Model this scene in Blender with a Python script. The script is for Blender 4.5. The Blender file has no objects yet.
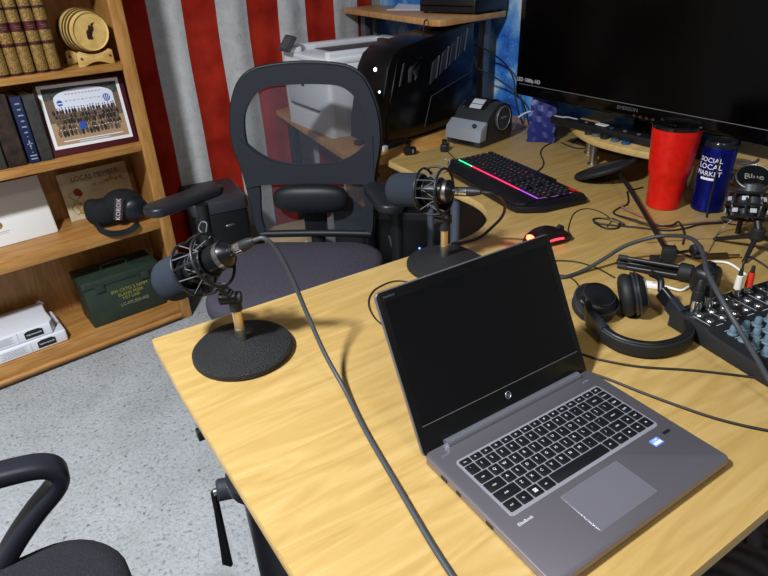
import bpy, bmesh, math, random
from mathutils import Vector as V, Matrix as Mx
R = random.Random(7)
SC = bpy.context.scene
COL = SC.collection
TAU = math.tau
D2R = math.radians

# ---------------------------------------------------------------- materials
def h(s, a=1.0):
    c = [int(s[i:i + 2], 16) / 255 for i in (0, 2, 4)]
    return tuple([(x / 12.92 if x <= .04045 else ((x + .055) / 1.055) ** 2.4) for x in c] + [a])

def _base(name):
    m = bpy.data.materials.new(name); m.use_nodes = True
    nt = m.node_tree; b = nt.nodes['Principled BSDF']
    return m, nt, b, nt.nodes.new, nt.links.new

def mat(name, col, rough=.5, metal=0, spec=.5, noise=None, bump=None, emit=None, estr=1, coat=0, trans=0, ior=1.45):
    m, nt, b, N, Lk = _base(name)
    b.inputs['Base Color'].default_value = h(col); b.inputs['Roughness'].default_value = rough
    b.inputs['Metallic'].default_value = metal; b.inputs['Specular IOR Level'].default_value = spec
    b.inputs['Coat Weight'].default_value = coat; b.inputs['Transmission Weight'].default_value = trans
    b.inputs['IOR'].default_value = ior
    if emit:
        b.inputs['Emission Color'].default_value = h(emit); b.inputs['Emission Strength'].default_value = estr
    tc = None
    if noise or bump:
        tc = N('ShaderNodeTexCoord')
    if noise:
        sc, c2, lo, hi = noise
        n = N('ShaderNodeTexNoise'); n.inputs['Scale'].default_value = sc; n.inputs['Detail'].default_value = 5
        r = N('ShaderNodeValToRGB'); r.color_ramp.elements[0].position = lo; r.color_ramp.elements[1].position = hi
        r.color_ramp.elements[0].color = h(c2); r.color_ramp.elements[1].color = h(col)
        Lk(tc.outputs['Object'], n.inputs['Vector']); Lk(n.outputs['Fac'], r.inputs['Fac']); Lk(r.outputs['Color'], b.inputs['Base Color'])
    if bump:
        sc, st = bump
        n = N('ShaderNodeTexNoise'); n.inputs['Scale'].default_value = sc; n.inputs['Detail'].default_value = 3
        bp = N('ShaderNodeBump'); bp.inputs['Strength'].default_value = st; bp.inputs['Distance'].default_value = .004
        Lk(tc.outputs['Object'], n.inputs['Vector']); Lk(n.outputs['Fac'], bp.inputs['Height']); Lk(bp.outputs['Normal'], b.inputs['Normal'])
    return m

def wood(name, c1, c2, c3, scale=(1, 14, 14), rough=.4, nsc=2.2, coat=0, dist=1.2, rot=0):
    m, nt, b, N, Lk = _base(name)
    tc = N('ShaderNodeTexCoord'); mp = N('ShaderNodeMapping'); mp.inputs['Scale'].default_value = scale
    mp.inputs['Rotation'].default_value = (0, 0, rot)
    n = N('ShaderNodeTexNoise'); n.inputs['Scale'].default_value = nsc; n.inputs['Detail'].default_value = 7
    n.inputs['Distortion'].default_value = dist
    r = N('ShaderNodeValToRGB'); e = r.color_ramp.elements
    e[0].position = .28; e[0].color = h(c1); e[1].position = .72; e[1].color = h(c3)
    q = e.new(.5); q.color = h(c2)
    Lk(tc.outputs['Object'], mp.inputs['Vector']); Lk(mp.outputs['Vector'], n.inputs['Vector'])
    Lk(n.outputs['Fac'], r.inputs['Fac']); Lk(r.outputs['Color'], b.inputs['Base Color'])
    b.inputs['Roughness'].default_value = rough; b.inputs['Coat Weight'].default_value = coat
    b.inputs['Coat Roughness'].default_value = .15
    return m

def mesh_fabric(name, col, alpha):
    m, nt, b, N, Lk = _base(name)
    b.inputs['Base Color'].default_value = h(col); b.inputs['Roughness'].default_value = .8
    t = N('ShaderNodeBsdfTransparent'); x = N('ShaderNodeMixShader'); x.inputs['Fac'].default_value = alpha
    o = nt.nodes['Material Output']
    Lk(t.outputs[0], x.inputs[1]); Lk(b.outputs[0], x.inputs[2]); Lk(x.outputs[0], o.inputs['Surface'])
    return m

# ---------------------------------------------------------------- mesh builder
def basis(z, hint=(0, 0, 1)):
    z = V(z).normalized(); hnt = V(hint)
    if abs(z.dot(hnt)) > .98: hnt = V((1, 0, 0))
    x = hnt.cross(z).normalized(); y = z.cross(x)
    return x, y, z

def frame(o, x, y):
    """matrix with origin o, x axis along x, y axis close to y"""
    x = V(x).normalized(); z = x.cross(V(y)).normalized(); y = z.cross(x)
    M = Mx.Identity(4)
    for i in range(3):
        M[i][0] = x[i]; M[i][1] = y[i]; M[i][2] = z[i]; M[i][3] = o[i]
    return M

def place(x, y, z, deg=0):
    return Mx.Translation((x, y, z)) @ Mx.Rotation(D2R(deg), 4, 'Z')

def spline(pts, k=6):
    p = [V(q) for q in pts]
    if len(p) < 3: return p
    out = []
    for i in range(len(p) - 1):
        a = p[i - 1] if i else p[0] * 2 - p[1]
        b, c = p[i], p[i + 1]
        d = p[i + 2] if i + 2 < len(p) else p[-1] * 2 - p[-2]
        for j in range(k):
            t = j / k
            out.append(.5 * ((2 * b) + (c - a) * t + (2 * a - 5 * b + 4 * c - d) * t * t + (3 * b - a - 3 * c + d) * t ** 3))
    out.append(p[-1])
    return out

def rrect(w, d, r, n=5, cx=0, cy=0):
    out = []
    for sx, sy, a0 in ((1, 1, 0), (-1, 1, 90), (-1, -1, 180), (1, -1, 270)):
        for i in range(n + 1):
            a = D2R(a0 + 90 * i / n)
            out.append((cx + sx * (w / 2 - r) + r * math.cos(a), cy + sy * (d / 2 - r) + r * math.sin(a)))
    return out

def circ(r, n=24, cx=0, cy=0, ry=None):
    return [(cx + r * math.cos(TAU * i / n), cy + (ry or r) * math.sin(TAU * i / n)) for i in range(n)]

class MB:
    def __init__(s): s.v = []; s.f = []; s.mi = []; s.m = 0
    def slot(s, i): s.m = i; return s
    def add(s, vs, fs, M=None):
        o = len(s.v)
        for q in vs:
            q = V(q); s.v.append((M @ q) if M is not None else q)
        for q in fs: s.f.append([o + i for i in q]); s.mi.append(s.m)
        return s
    def addbm(s, bm, M=None):
        bm.verts.index_update()
        s.add([w.co.copy() for w in bm.verts], [[w.index for w in q.verts] for q in bm.faces], M); bm.free(); return s
    def box(s, c, d, bev=0, M=None, seg=2):
        bm = bmesh.new(); bmesh.ops.create_cube(bm, size=1)
        for w in bm.verts: w.co = V((w.co.x * d[0], w.co.y * d[1], w.co.z * d[2]))
        if bev: bmesh.ops.bevel(bm, geom=bm.edges[:], offset=bev, segments=seg, profile=.5, affect='EDGES', clamp_overlap=True)
        T = Mx.Translation(c)
        return s.addbm(bm, (M @ T) if M is not None else T)
    def prism(s, poly, z0, z1, bev=0, M=None, seg=2):
        bm = bmesh.new(); f = bm.faces.new([bm.verts.new((x, y, z0)) for x, y in poly])
        f.normal_update()
        if f.normal.z > 0: f.normal_flip()
        r = bmesh.ops.extrude_face_region(bm, geom=[f])
        tv = [g for g in r['geom'] if isinstance(g, bmesh.types.BMVert)]
        for w in tv: w.co.z = z1
        bmesh.ops.recalc_face_normals(bm, faces=bm.faces[:])
        if bev:
            ed = [e for e in bm.edges if abs(e.verts[0].co.z - e.verts[1].co.z) < 1e-7]
            bmesh.ops.bevel(bm, geom=ed, offset=bev, segments=seg, profile=.5, affect='EDGES', clamp_overlap=True)
        return s.addbm(bm, M)
    def lathe(s, prof, M=None, n=28, a0=0, a1=TAU):
        full = abs(a1 - a0 - TAU) < 1e-6; k = n if full else n + 1
        vs = []; fs = []; P = len(prof)
        for i in range(k):
            a = a0 + (a1 - a0) * i / n
            for r, z in prof: vs.append((r * math.cos(a), r * math.sin(a), z))
        for i in range(n):
            j = (i + 1) % k
            for q in range(P - 1):
                a, b, c, d = i * P + q, j * P + q, j * P + q + 1, i * P + q + 1
                if prof[q][0] < 1e-9: fs.append((a, c, d))
                elif prof[q + 1][0] < 1e-9: fs.append((a, b, d))
                else: fs.append((a, b, c, d))
        return s.add(vs, fs, M)
    def cyl(s, p0, p1, r0, r1=None, n=20, bev=0):
        p0, p1 = V(p0), V(p1); L = (p1 - p0).length; r1 = r0 if r1 is None else r1
        x, y, z = basis(p1 - p0); M = Mx.Identity(4)
        for i in range(3): M[i][0] = x[i]; M[i][1] = y[i]; M[i][2] = z[i]; M[i][3] = p0[i]
        pr = [(0, 0), (r0 - bev, 0)] + ([(r0, bev)] if bev else []) + ([(r1, L - bev)] if bev else []) + [(r1 - bev, L), (0, L)]
        return s.lathe(pr, M, n)
    def tube(s, pts, r, n=8, k=0, closed=False):
        p = spline(pts, k) if k else [V(q) for q in pts]
        if closed and (p[0] - p[-1]).length < 1e-6: p = p[:-1]
        m = len(p); vs = []; fs = []; up = None
        for i in range(m):
            a = p[(i - 1) % m] if (closed or i) else p[0]; b = p[(i + 1) % m] if (closed or i < m - 1) else p[-1]
            t = (b - a).normalized()
            if up is None: up = basis(t)[0]
            up = (up - t * up.dot(t))
            up = up.normalized() if up.length > 1e-6 else basis(t)[0]
            w = t.cross(up)
            rr = r(i / (m - 1)) if callable(r) else r
            for j in range(n):
                q = TAU * j / n; vs.append(p[i] + (up * math.cos(q) + w * math.sin(q)) * rr)
        for i in range(m if closed else m - 1):
            o = i * n; e = ((i + 1) % m) * n
            for j in range(n): fs.append((o + j, o + (j + 1) % n, e + (j + 1) % n, e + j))
        if not closed: fs.append(list(range(n))[::-1]); fs.append([(m - 1) * n + j for j in range(n)])
        return s.add(vs, fs)
    def sweep(s, pts, prof, up=(0, 0, 1), k=0, closed=False, M=None):
        """prof: (side, up) points; up: fixed up vector"""
        p = spline(pts, k) if k else [V(q) for q in pts]
        if closed and (p[0] - p[-1]).length < 1e-6: p = p[:-1]
        m = len(p); n = len(prof); vs = []; fs = []; U = V(up)
        for i in range(m):
            a = p[(i - 1) % m] if (closed or i) else p[0]; b = p[(i + 1) % m] if (closed or i < m - 1) else p[-1]
            t = (b - a).normalized(); w = U.cross(t).normalized(); u2 = t.cross(w)
            pf = prof(i / (m - 1)) if callable(prof) else prof
            n = len(pf)
            for x, y in pf: vs.append(p[i] + w * x + u2 * y)
        for i in range(m if closed else m - 1):
            o = i * n; e = ((i + 1) % m) * n
            for j in range(n): fs.append((o + j, o + (j + 1) % n, e + (j + 1) % n, e + j))
        if not closed: fs.append(list(range(n))[::-1]); fs.append([(m - 1) * n + j for j in range(n)])
        return s.add(vs, fs, M)
    def ball(s, c, r, M=None, n=24, m=14, e=1.0):
        rx, ry, rz = (r, r, r) if not hasattr(r, '__len__') else r
        vs = [(0, 0, rz)]; fs = []
        for i in range(1, m):
            a = math.pi * i / m
            for j in range(n):
                q = TAU * j / n
                g = lambda t: math.copysign(abs(t) ** e, t)
                vs.append((rx * g(math.sin(a)) * g(math.cos(q)), ry * g(math.sin(a)) * g(math.sin(q)), rz * g(math.cos(a))))
        vs.append((0, 0, -rz)); L = len(vs) - 1
        for j in range(n):
            fs.append((0, 1 + j, 1 + (j + 1) % n)); b = 1 + (m - 2) * n; fs.append((L, b + (j + 1) % n, b + j))
        for i in range(m - 2):
            for j in range(n):
                a = 1 + i * n; fs.append((a + j, a + n + j, a + n + (j + 1) % n, a + (j + 1) % n))
        T = Mx.Translation(c)
        return s.add(vs, fs, (M @ T) if M is not None else T)
    def torus(s, c, axis, Rr, r, n=32, m=8, ry=None):
        x, y, z = basis(axis); c = V(c)
        return s.tube([c + x * Rr * math.cos(TAU * i / n) + y * (ry or Rr) * math.sin(TAU * i / n) for i in range(n)], r, m, 0, True)
    def text(s, t, size, M, depth=.0003, sx=1.0, align='CENTER'):
        cu = bpy.data.curves.new('t', 'FONT'); cu.body = t; cu.size = size; cu.resolution_u = 2
        cu.align_x = align; cu.align_y = 'CENTER'; cu.extrude = depth
        ob = bpy.data.objects.new('t', cu); me = bpy.data.meshes.new_from_object(ob)
        s.add([(q.co.x * sx, q.co.y, q.co.z) for q in me.vertices], [list(q.vertices) for q in me.polygons], M)
        bpy.data.objects.remove(ob); bpy.data.meshes.remove(me); bpy.data.curves.remove(cu)
        return s
    def poly(s, pts, M=None): return s.add([(p[0], p[1], p[2] if len(p) > 2 else 0) for p in pts], [list(range(len(pts)))], M)
    def build(s, name, mats, parent=None, M=None, ang=38):
        me = bpy.data.meshes.new(name); me.from_pydata([tuple(q) for q in s.v], [], s.f)
        mats = mats if isinstance(mats, (list, tuple)) else [mats]
        for q in mats: me.materials.append(q)
        me.polygons.foreach_set('material_index', s.mi)
        bm = bmesh.new(); bm.from_mesh(me); bmesh.ops.recalc_face_normals(bm, faces=bm.faces[:]); bm.to_mesh(me); bm.free()
        me.polygons.foreach_set('use_smooth', [True] * len(me.polygons)); me.set_sharp_from_angle(angle=D2R(ang))
        o = bpy.data.objects.new(name, me); COL.objects.link(o)
        if parent: o.parent = parent
        if M is not None: o.matrix_basis = M
        return o

def tag(o, label, cat, group=None):
    o['label'] = label; o['category'] = cat
    if group: o['group'] = group
    return o
def thing(name, label, cat, M, group=None):
    o = bpy.data.objects.new(name, None); COL.objects.link(o); o.empty_display_size = .05
    o.matrix_basis = M
    return tag(o, label, cat, group)
def structure(o): o['kind'] = 'structure'; return o
def dup(o, parent=None):
    c = o.copy(); COL.objects.link(c)
    if parent: c.parent = parent
    for ch in o.children: dup(ch, c)
    return c
def world_solo(name, mb, m, label, cat, group=None, ang=38):
    """single-mesh thing built in world coordinates; its origin moves to its base"""
    c = V((sum(q.x for q in mb.v) / len(mb.v), sum(q.y for q in mb.v) / len(mb.v), min(q.z for q in mb.v)))
    mb.v = [q - c for q in mb.v]
    return tag(mb.build(name, m, None, Mx.Translation(c), ang), label, cat, group)

# ---------------------------------------------------------------- shared materials
M_BLK = mat('black_plastic', '17181b', .42)
M_BLKS = mat('black_satin', '101114', .3)
M_BLKM = mat('black_matte_plastic', '1b1c1f', .65)
M_GLOSS = mat('black_gloss', '050506', .08, coat=.5)
M_CHROME = mat('chrome', 'd8d8d8', .18, 1)
M_STEEL = mat('brushed_steel', 'b0b0ae', .32, 1)
M_GOLDM = mat('brass', 'c9a765', .3, 1)
M_WHITE = mat('white_plastic', 'e9e9e6', .4)
M_WPRINT = mat('white_print', 'e8e8ea', .6)
M_FOAM = mat('foam_windscreen', '2d333d', .95, spec=.15, bump=(900, .6))
M_CABLE = mat('cable_rubber', '1d1e21', .5)
M_CABLEG = mat('cable_grey_rubber', '3a3d42', .5)
M_BIRCH = wood('birch_veneer', '9f824a', 'ac8e54', 'b79b64', (1.6, 13, 13), .44, 1.9, .0, 2.4, rot=.12)
M_BIRCHE = wood('birch_edge', 'c09c5e', 'caa96c', 'd2b47c', (3, 20, 20), .45)
M_OAK = wood('honey_oak', '9a6630', 'ad7b40', 'bd8e52', (3, 24, 24), .42, 2)
M_OAKV = wood('honey_oak_upright', '9e6a33', 'b17f44', 'c19356', (24, 24, 3), .42, 2)
M_FAB = mat('seat_fabric', '4a4752', .95, spec=.1, bump=(600, .4), noise=(160, '423f49', .35, .6))
# ================================================================= the setting
WY = 2.63; WX = 2.16
def carpet():
    m, nt, b, N, Lk = _base('carpet')
    tc = N('ShaderNodeTexCoord')
    n1 = N('ShaderNodeTexNoise'); n1.inputs['Scale'].default_value = 95; n1.inputs['Detail'].default_value = 6; n1.inputs['Roughness'].default_value = .7
    r1 = N('ShaderNodeValToRGB'); e = r1.color_ramp.elements
    e[0].position = .30; e[0].color = h('4d4f50'); e[1].position = .43; e[1].color = h('bcc1c6'); q = e.new(.7); q.color = h('d2d6da')
    n2 = N('ShaderNodeTexNoise'); n2.inputs['Scale'].default_value = 7; n2.inputs['Detail'].default_value = 3
    r2 = N('ShaderNodeValToRGB'); r2.color_ramp.elements[0].color = h('d0cfcc'); r2.color_ramp.elements[1].color = h('ffffff')
    mx = N('ShaderNodeMix'); mx.data_type = 'RGBA'; mx.blend_type = 'MULTIPLY'; mx.inputs['Factor'].default_value = 1
    bp = N('ShaderNodeBump'); bp.inputs['Strength'].default_value = .9; bp.inputs['Distance'].default_value = .01
    for n in (n1, n2): Lk(tc.outputs['Object'], n.inputs['Vector'])
    Lk(n1.outputs['Fac'], r1.inputs['Fac']); Lk(n2.outputs['Fac'], r2.inputs['Fac'])
    Lk(r1.outputs['Color'], mx.inputs['A']); Lk(r2.outputs['Color'], mx.inputs['B']); Lk(mx.outputs['Result'], b.inputs['Base Color'])
    Lk(n1.outputs['Fac'], bp.inputs['Height']); Lk(bp.outputs['Normal'], b.inputs['Normal'])
    b.inputs['Roughness'].default_value = 1; b.inputs['Specular IOR Level'].default_value = .1
    return m
M_CARPET = carpet()
M_WALL = mat('wall_paint', '9d9a94', .85, bump=(140, .15))
M_CEIL = mat('ceiling_paint', 'aeaca8', .9, bump=(90, .3))
X0, Y0, CZ = -2.4, -2.3, 2.5
for nm, c, d, m in (('floor', ((X0 + WX) / 2, (Y0 + WY) / 2, -.05), (WX - X0, WY - Y0, .1), M_CARPET),
                    ('ceiling', ((X0 + WX) / 2, (Y0 + WY) / 2, CZ + .05), (WX - X0, WY - Y0, .1), M_CEIL),
                    ('wall_back', ((X0 + WX) / 2, WY + .05, CZ / 2), (WX - X0, .1, CZ), M_WALL),
                    ('wall_front', ((X0 + WX) / 2, Y0 - .05, CZ / 2), (WX - X0, .1, CZ), M_WALL),
                    ('wall_left', (X0 - .05, (Y0 + WY) / 2, CZ / 2), (.1, WY - Y0 + .2, CZ), M_WALL),
                    ('wall_right', (WX + .05, (Y0 + WY) / 2, CZ / 2), (.1, WY - Y0 + .2, CZ), M_WALL)):
    structure(MB().box((0, 0, 0), d).build(nm, m, None, Mx.Translation(c)))
M_BASEB = mat('baseboard_paint', 'd8d5cd', .5)
structure(MB().box((0, 0, .045), (WX - X0, .014, .09), .004).build('baseboard_back', M_BASEB, None, Mx.Translation(((X0 + WX) / 2, WY - .007, 0))))

# ---- striped flag hanging on the back wall
def flag_mat():
    m, nt, b, N, Lk = _base('flag_cloth')
    tc = N('ShaderNodeTexCoord'); sp = N('ShaderNodeSeparateXYZ'); Lk(tc.outputs['Object'], sp.inputs[0])
    nz = N('ShaderNodeTexNoise'); nz.inputs['Scale'].default_value = 1.3; nz.inputs['Detail'].default_value = 1
    Lk(tc.outputs['Object'], nz.inputs['Vector'])
    w = N('ShaderNodeMath'); w.operation = 'MULTIPLY_ADD'; w.inputs[1].default_value = .035; Lk(nz.outputs['Fac'], w.inputs[0]); Lk(sp.outputs['X'], w.inputs[2])
    d = N('ShaderNodeMath'); d.operation = 'DIVIDE'; d.inputs[1].default_value = .304; Lk(w.outputs[0], d.inputs[0])
    fr = N('ShaderNodeMath'); fr.operation = 'FRACT'; Lk(d.outputs[0], fr.inputs[0])
    lt = N('ShaderNodeMath'); lt.operation = 'LESS_THAN'; lt.inputs[1].default_value = .5; Lk(fr.outputs[0], lt.inputs[0])
    n = N('ShaderNodeTexNoise'); n.inputs['Scale'].default_value = 22; n.inputs['Detail'].default_value = 8; n.inputs['Roughness'].default_value = .72; n.inputs['Distortion'].default_value = .8
    Lk(tc.outputs['Object'], n.inputs['Vector'])
    r = N('ShaderNodeValToRGB'); e = r.color_ramp.elements
    e[0].position = .27; e[0].color = h('6f6e68'); e[1].position = .37; e[1].color = h('c4c5c3'); q = e.new(.60); q.color = h('d6d8d8')
    Lk(n.outputs['Fac'], r.inputs['Fac'])
    n2 = N('ShaderNodeTexNoise'); n2.inputs['Scale'].default_value = 9; n2.inputs['Detail'].default_value = 5
    Lk(tc.outputs['Object'], n2.inputs['Vector'])
    r2 = N('ShaderNodeValToRGB'); r2.color_ramp.elements[0].color = h('8f1f14'); r2.color_ramp.elements[1].color = h('bd3322')
    r2.color_ramp.elements[0].position = .3; r2.color_ramp.elements[1].position = .65
    Lk(n2.outputs['Fac'], r2.inputs['Fac'])
    mx = N('ShaderNodeMix'); mx.data_type = 'RGBA'; Lk(lt.outputs[0], mx.inputs['Factor']); Lk(r.outputs['Color'], mx.inputs['A']); Lk(r2.outputs['Color'], mx.inputs['B'])
    Lk(mx.outputs['Result'], b.inputs['Base Color']); b.inputs['Roughness'].default_value = .9; b.inputs['Specular IOR Level'].default_value = .1
    return m
def cloth(w, ht, nx, nz, dep):
    vs = []; fs = []
    for i in range(nz + 1):
        for j in range(nx + 1):
            x = w * j / nx; z = ht * i / nz
            vs.append((x, dep(x, z), z))
    for i in range(nz):
        for j in range(nx):
            a = i * (nx + 1) + j; fs.append((a, a + 1, a + nx + 2, a + nx + 1))
    k = len(vs)
    vs += [(x, y + .003, z) for x, y, z in vs]; fs += [[q + k for q in f][::-1] for f in fs]
    return MB().add(vs, fs)
fl = cloth(1.29, 2.05, 90, 24, lambda x, z: -.016 + .008 * math.sin(x * 21 + z * .6) + .004 * math.sin(x * 47 - z * 1.3) + .003 * math.sin(z * 7 + x * 3))
tag(fl.build('striped_flag', flag_mat(), None, Mx.Translation((.84, WY - .006, .12)), 80), 'large red and off-white striped flag hanging flat on the back wall', 'flag')

# ---- galaxy tapestry on the right wall
def galaxy():
    m, nt, b, N, Lk = _base('galaxy_print')
    tc = N('ShaderNodeTexCoord')
    n = N('ShaderNodeTexNoise'); n.inputs['Scale'].default_value = 6.5; n.inputs['Detail'].default_value = 9; n.inputs['Distortion'].default_value = .5
    r = N('ShaderNodeValToRGB'); e = r.color_ramp.elements
    e[0].position = .30; e[0].color = h('123a8e'); e[1].position = .66; e[1].color = h('c8def2')
    for p, c in ((.40, '2060c4'), (.49, '3a86dc'), (.57, '78b0e8')): e.new(p).color = h(c)
    s = N('ShaderNodeTexVoronoi'); s.inputs['Scale'].default_value = 90
    lt = N('ShaderNodeMath'); lt.operation = 'LESS_THAN'; lt.inputs[1].default_value = .11
    mx = N('ShaderNodeMix'); mx.data_type = 'RGBA'; mx.inputs['B'].default_value = h('e8f2ff')
    for q in (n, s): Lk(tc.outputs['Object'], q.inputs['Vector'])
    Lk(n.outputs['Fac'], r.inputs['Fac']); Lk(r.outputs['Color'], mx.inputs['A']); Lk(s.outputs['Distance'], lt.inputs[0]); Lk(lt.outputs[0], mx.inputs['Factor'])
    Lk(mx.outputs['Result'], b.inputs['Base Color']); b.inputs['Roughness'].default_value = .8
    return m
tp = cloth(2.3, 1.5, 80, 16, lambda x, z: -.012 + .006 * math.sin(x * 17 + z))
tag(tp.build('galaxy_tapestry', galaxy(), None, Mx.Translation((WX - .004, 2.55, .60)) @ Mx.Rotation(D2R(-90), 4, 'Z'), 80), 'bright blue starry galaxy cloth hanging on the wall behind the television', 'tapestry')
# ================================================================= bookshelf and what stands on it
BX0, BX1, BY0, BY1 = -.15, .79, 2.311, 2.595
T = thing('bookshelf', 'honey oak bookcase with open shelves standing against the back wall', 'bookcase', place((BX0 + BX1) / 2, BY0, 0))
ox, oy = (BX0 + BX1) / 2, BY0
def bpart(name, x0, x1, y0, y1, z0, z1, m, bev=.002):
    return MB().box(((x0 + x1) / 2 - ox, (y0 + y1) / 2 - oy, (z0 + z1) / 2), (x1 - x0, y1 - y0, z1 - z0), bev).build(name, m, T)
bpart('side_panel', BX0, BX0 + .02, BY0 + .018, BY1, 0, 1.75, M_OAKV)
bpart('side_panel', BX1 - .02, BX1, BY0 + .018, BY1, 0, 1.75, M_OAKV)
bpart('back_panel', BX0 + .02, BX1 - .02, BY1 - .006, BY1, .03, 1.73, M_OAKV, 0)
bpart('front_stile', BX0, BX0 + .047, BY0, BY0 + .018, 0, 1.75, M_OAKV, .004)
bpart('front_stile', BX1 - .047, BX1, BY0, BY0 + .018, 0, 1.75, M_OAKV, .004)
bpart('top_board', BX0 - .01, BX1 + .01, BY0 - .01, BY1, 1.75, 1.775, M_OAK, .004)
for z, th in ((.083, .018), (.483, .02), (.784, .022), (1.068, .022), (1.42, .022)):
    bpart('shelf_board', BX0 + .02, BX1 - .02, BY0 + .02, BY1 - .006, z - th, z, M_OAK)
    fr = {.083: .075, .483: .048, .784: .03}.get(z, .022)
    bpart('shelf_rail', BX0 + .047, BX1 - .047, BY0 + .001, BY0 + .02, z - fr, z, M_OAK, .004)
MB().tube([(BX0 + .047 - ox, -.004, .030), (BX1 - .047 - ox, -.004, .030)], .011, 10).build('base_moulding', M_OAK, T)

# ---- leather volumes on the upper shelf
M_LEA = mat('brown_leather', '4a2318', .5, noise=(60, '331610', .35, .65))
M_GILT = mat('gilt_tooling', 'b39152', .42, .3, noise=(330, '5f4326', .38, .60))
M_RED = mat('oxblood_label', '4d1420', .5)
M_PAGE = mat('page_edges', 'c9bd9e', .8, bump=(300, .3))
def leather(x, w, dep, ht, y, z, tilt, label):
    t = thing('leather_book', label, 'book', place(x, y, z, tilt), 'leather volumes on the upper shelf')
    pr = [(-w / 2, .018)] + [(-w / 2 * math.cos(a), .018 - .016 * math.sin(a)) for a in [math.pi * i / 8 for i in range(9)]] + [(w / 2, .018), (w / 2, dep), (w / 2 - .003, dep), (w / 2 - .003, .02), (-w / 2 + .003, .02), (-w / 2 + .003, dep), (-w / 2, dep)]
    MB().prism(pr, 0, ht).build('cover', M_LEA, t)
    MB().box((0, (dep + .02) / 2 - .002, ht / 2), (w - .007, dep - .026, ht - .012)).build('page_block', M_PAGE, t)
    def band(z0, z1, grow):
        q = [((w / 2 + grow) * -math.cos(a), .018 - (.016 + grow) * math.sin(a)) for a in [math.pi * (.06 + .88 * i / 8) for i in range(9)]]
        return q + [(.8 * x_, .03) for x_, _ in q[::-1]], z0, z1
    for a, b in ((.03, .33), (.37, .50), (.60, .74), (.77, .95)):
        q, z0, z1 = band(a * ht, b * ht, .0006); MB().prism(q, z0, z1).build('gilt_panel', M_GILT, t)
    q, z0, z1 = band(.51 * ht, .59 * ht, .0008); MB().prism(q, z0, z1).build('title_label', M_RED, t)
    for k in (.02, .35, .505, .595, .755, .96):
        q, z0, z1 = band(k * ht - .002, k * ht + .002, .002); MB().prism(q, z0, z1).build('raised_band', M_LEA, t)
    MB().box((0, .0012, .545 * ht + .002), (w * .5, .0012, .0012)).box((0, .0012, .545 * ht - .004), (w * .36, .0012, .0012)).build('gilt_title', M_GILT, t)
bx = [(.532, 'leather bound gilt volume standing nearest the small barrel'), (.493, 'leather bound gilt volume, second from the small barrel'),
      (.452, 'leather bound gilt volume, third from the small barrel'), (.413, 'leather bound gilt volume, fourth from the small barrel'),
      (.374, 'leather bound gilt volume, fifth from the small barrel, cut by the photo edge')]
for x, lb in bx: leather(x, .037, .18, .262, 2.335, 1.0685, R.uniform(-1, 1), lb)

# ---- barrel on its cradle
M_PINE = wood('pale_barrel_wood', 'c39a54', 'd8b56c', 'e3c684', (5, 5, 18), .45, 3)
M_DARKB = mat('barrel_band', '54401f', .5)
M_BURN = mat('burnt_mark', '3b1d14', .7)
ax = V((-.10, 1, .02)).normalized()
bc = V((.672, 2.335, 1.178))
def onax(t): return bc + ax * t
xx, yy, zz = basis(ax, (0, 0, 1))
BM = Mx.Identity(4)
for i in range(3): BM[i][0] = xx[i]; BM[i][1] = yy[i]; BM[i][2] = zz[i]; BM[i][3] = bc[i]
t = thing('wooden_barrel', 'small pale wooden barrel with dark hoops and a branded round head', 'barrel', BM)
rad = lambda z: .060 + .012 * math.sin(math.pi * min(max(z / .15, 0), 1))
MB().lathe([(.055, .006), (.060, 0)] + [(rad(z), z) for z in [.15 * i / 12 for i in range(1, 12)]] + [(.060, .15), (.055, .144), (0, .144)], None, 36).build('barrel_body', M_PINE, t)
MB().lathe([(0, .005), (.056, .005), (.056, .009), (0, .009)], None, 36).build('barrel_head', M_PINE, t)
for z in (.022, .040, .058, .095, .115):
    MB().lathe([(rad(z) - .001, z - .004), (rad(z) + .0016, z - .004), (rad(z + .004) + .0016, z + .004), (rad(z) - .001, z + .004)], None, 36).build('hoop', M_DARKB, t)
e = MB()
for px, py, rx, ry in ((0, .004, .007, .017), (-.007, .010, .006, .011), (.006, -.006, .010, .014), (.002, -.020, .007, .006), (-.010, .022, .005, .004), (.010, -.016, .006, .009), (-.016, .026, .003, .0025)):
    e.poly([(x, y, .0046) for x, y in circ(rx, 14, px, py, ry)])
e.build('branded_emblem', M_BURN, t)
t = thing('barrel_stand', 'scalloped pale wood cradle carrying the small barrel', 'stand', place(.672, 2.335, 1.0685, 6))
for yo in (.02, .12):
    c = [(-.062, 0), (-.045, 0)] + [(-.045 + .09 * i / 8, .012 * math.sin(math.pi * i / 8)) for i in range(1, 8)] + [(.045, 0), (.062, 0), (.062, .044), (.05, .05)] + [(.05 - .1 * i / 10, .05 - .014 * math.sin(math.pi * i / 10)) for i in range(1, 10)] + [(-.05, .05), (-.062, .044)]
    MB().prism(c, -.006, .006, .001, Mx.Translation((0, yo, 0)) @ Mx.Rotation(D2R(90), 4, 'X')).build('cradle_board', M_PINE, t)
    for s in (-1, 1): MB().cyl((s * .05, yo - .0065, .027), (s * .05, yo - .009, .027), .004, n=10).build('screw', M_DARKB, t)
MB().box((0, .07, .02), (.02, .1, .012)).build('cross_bar', M_PINE, t)

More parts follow.
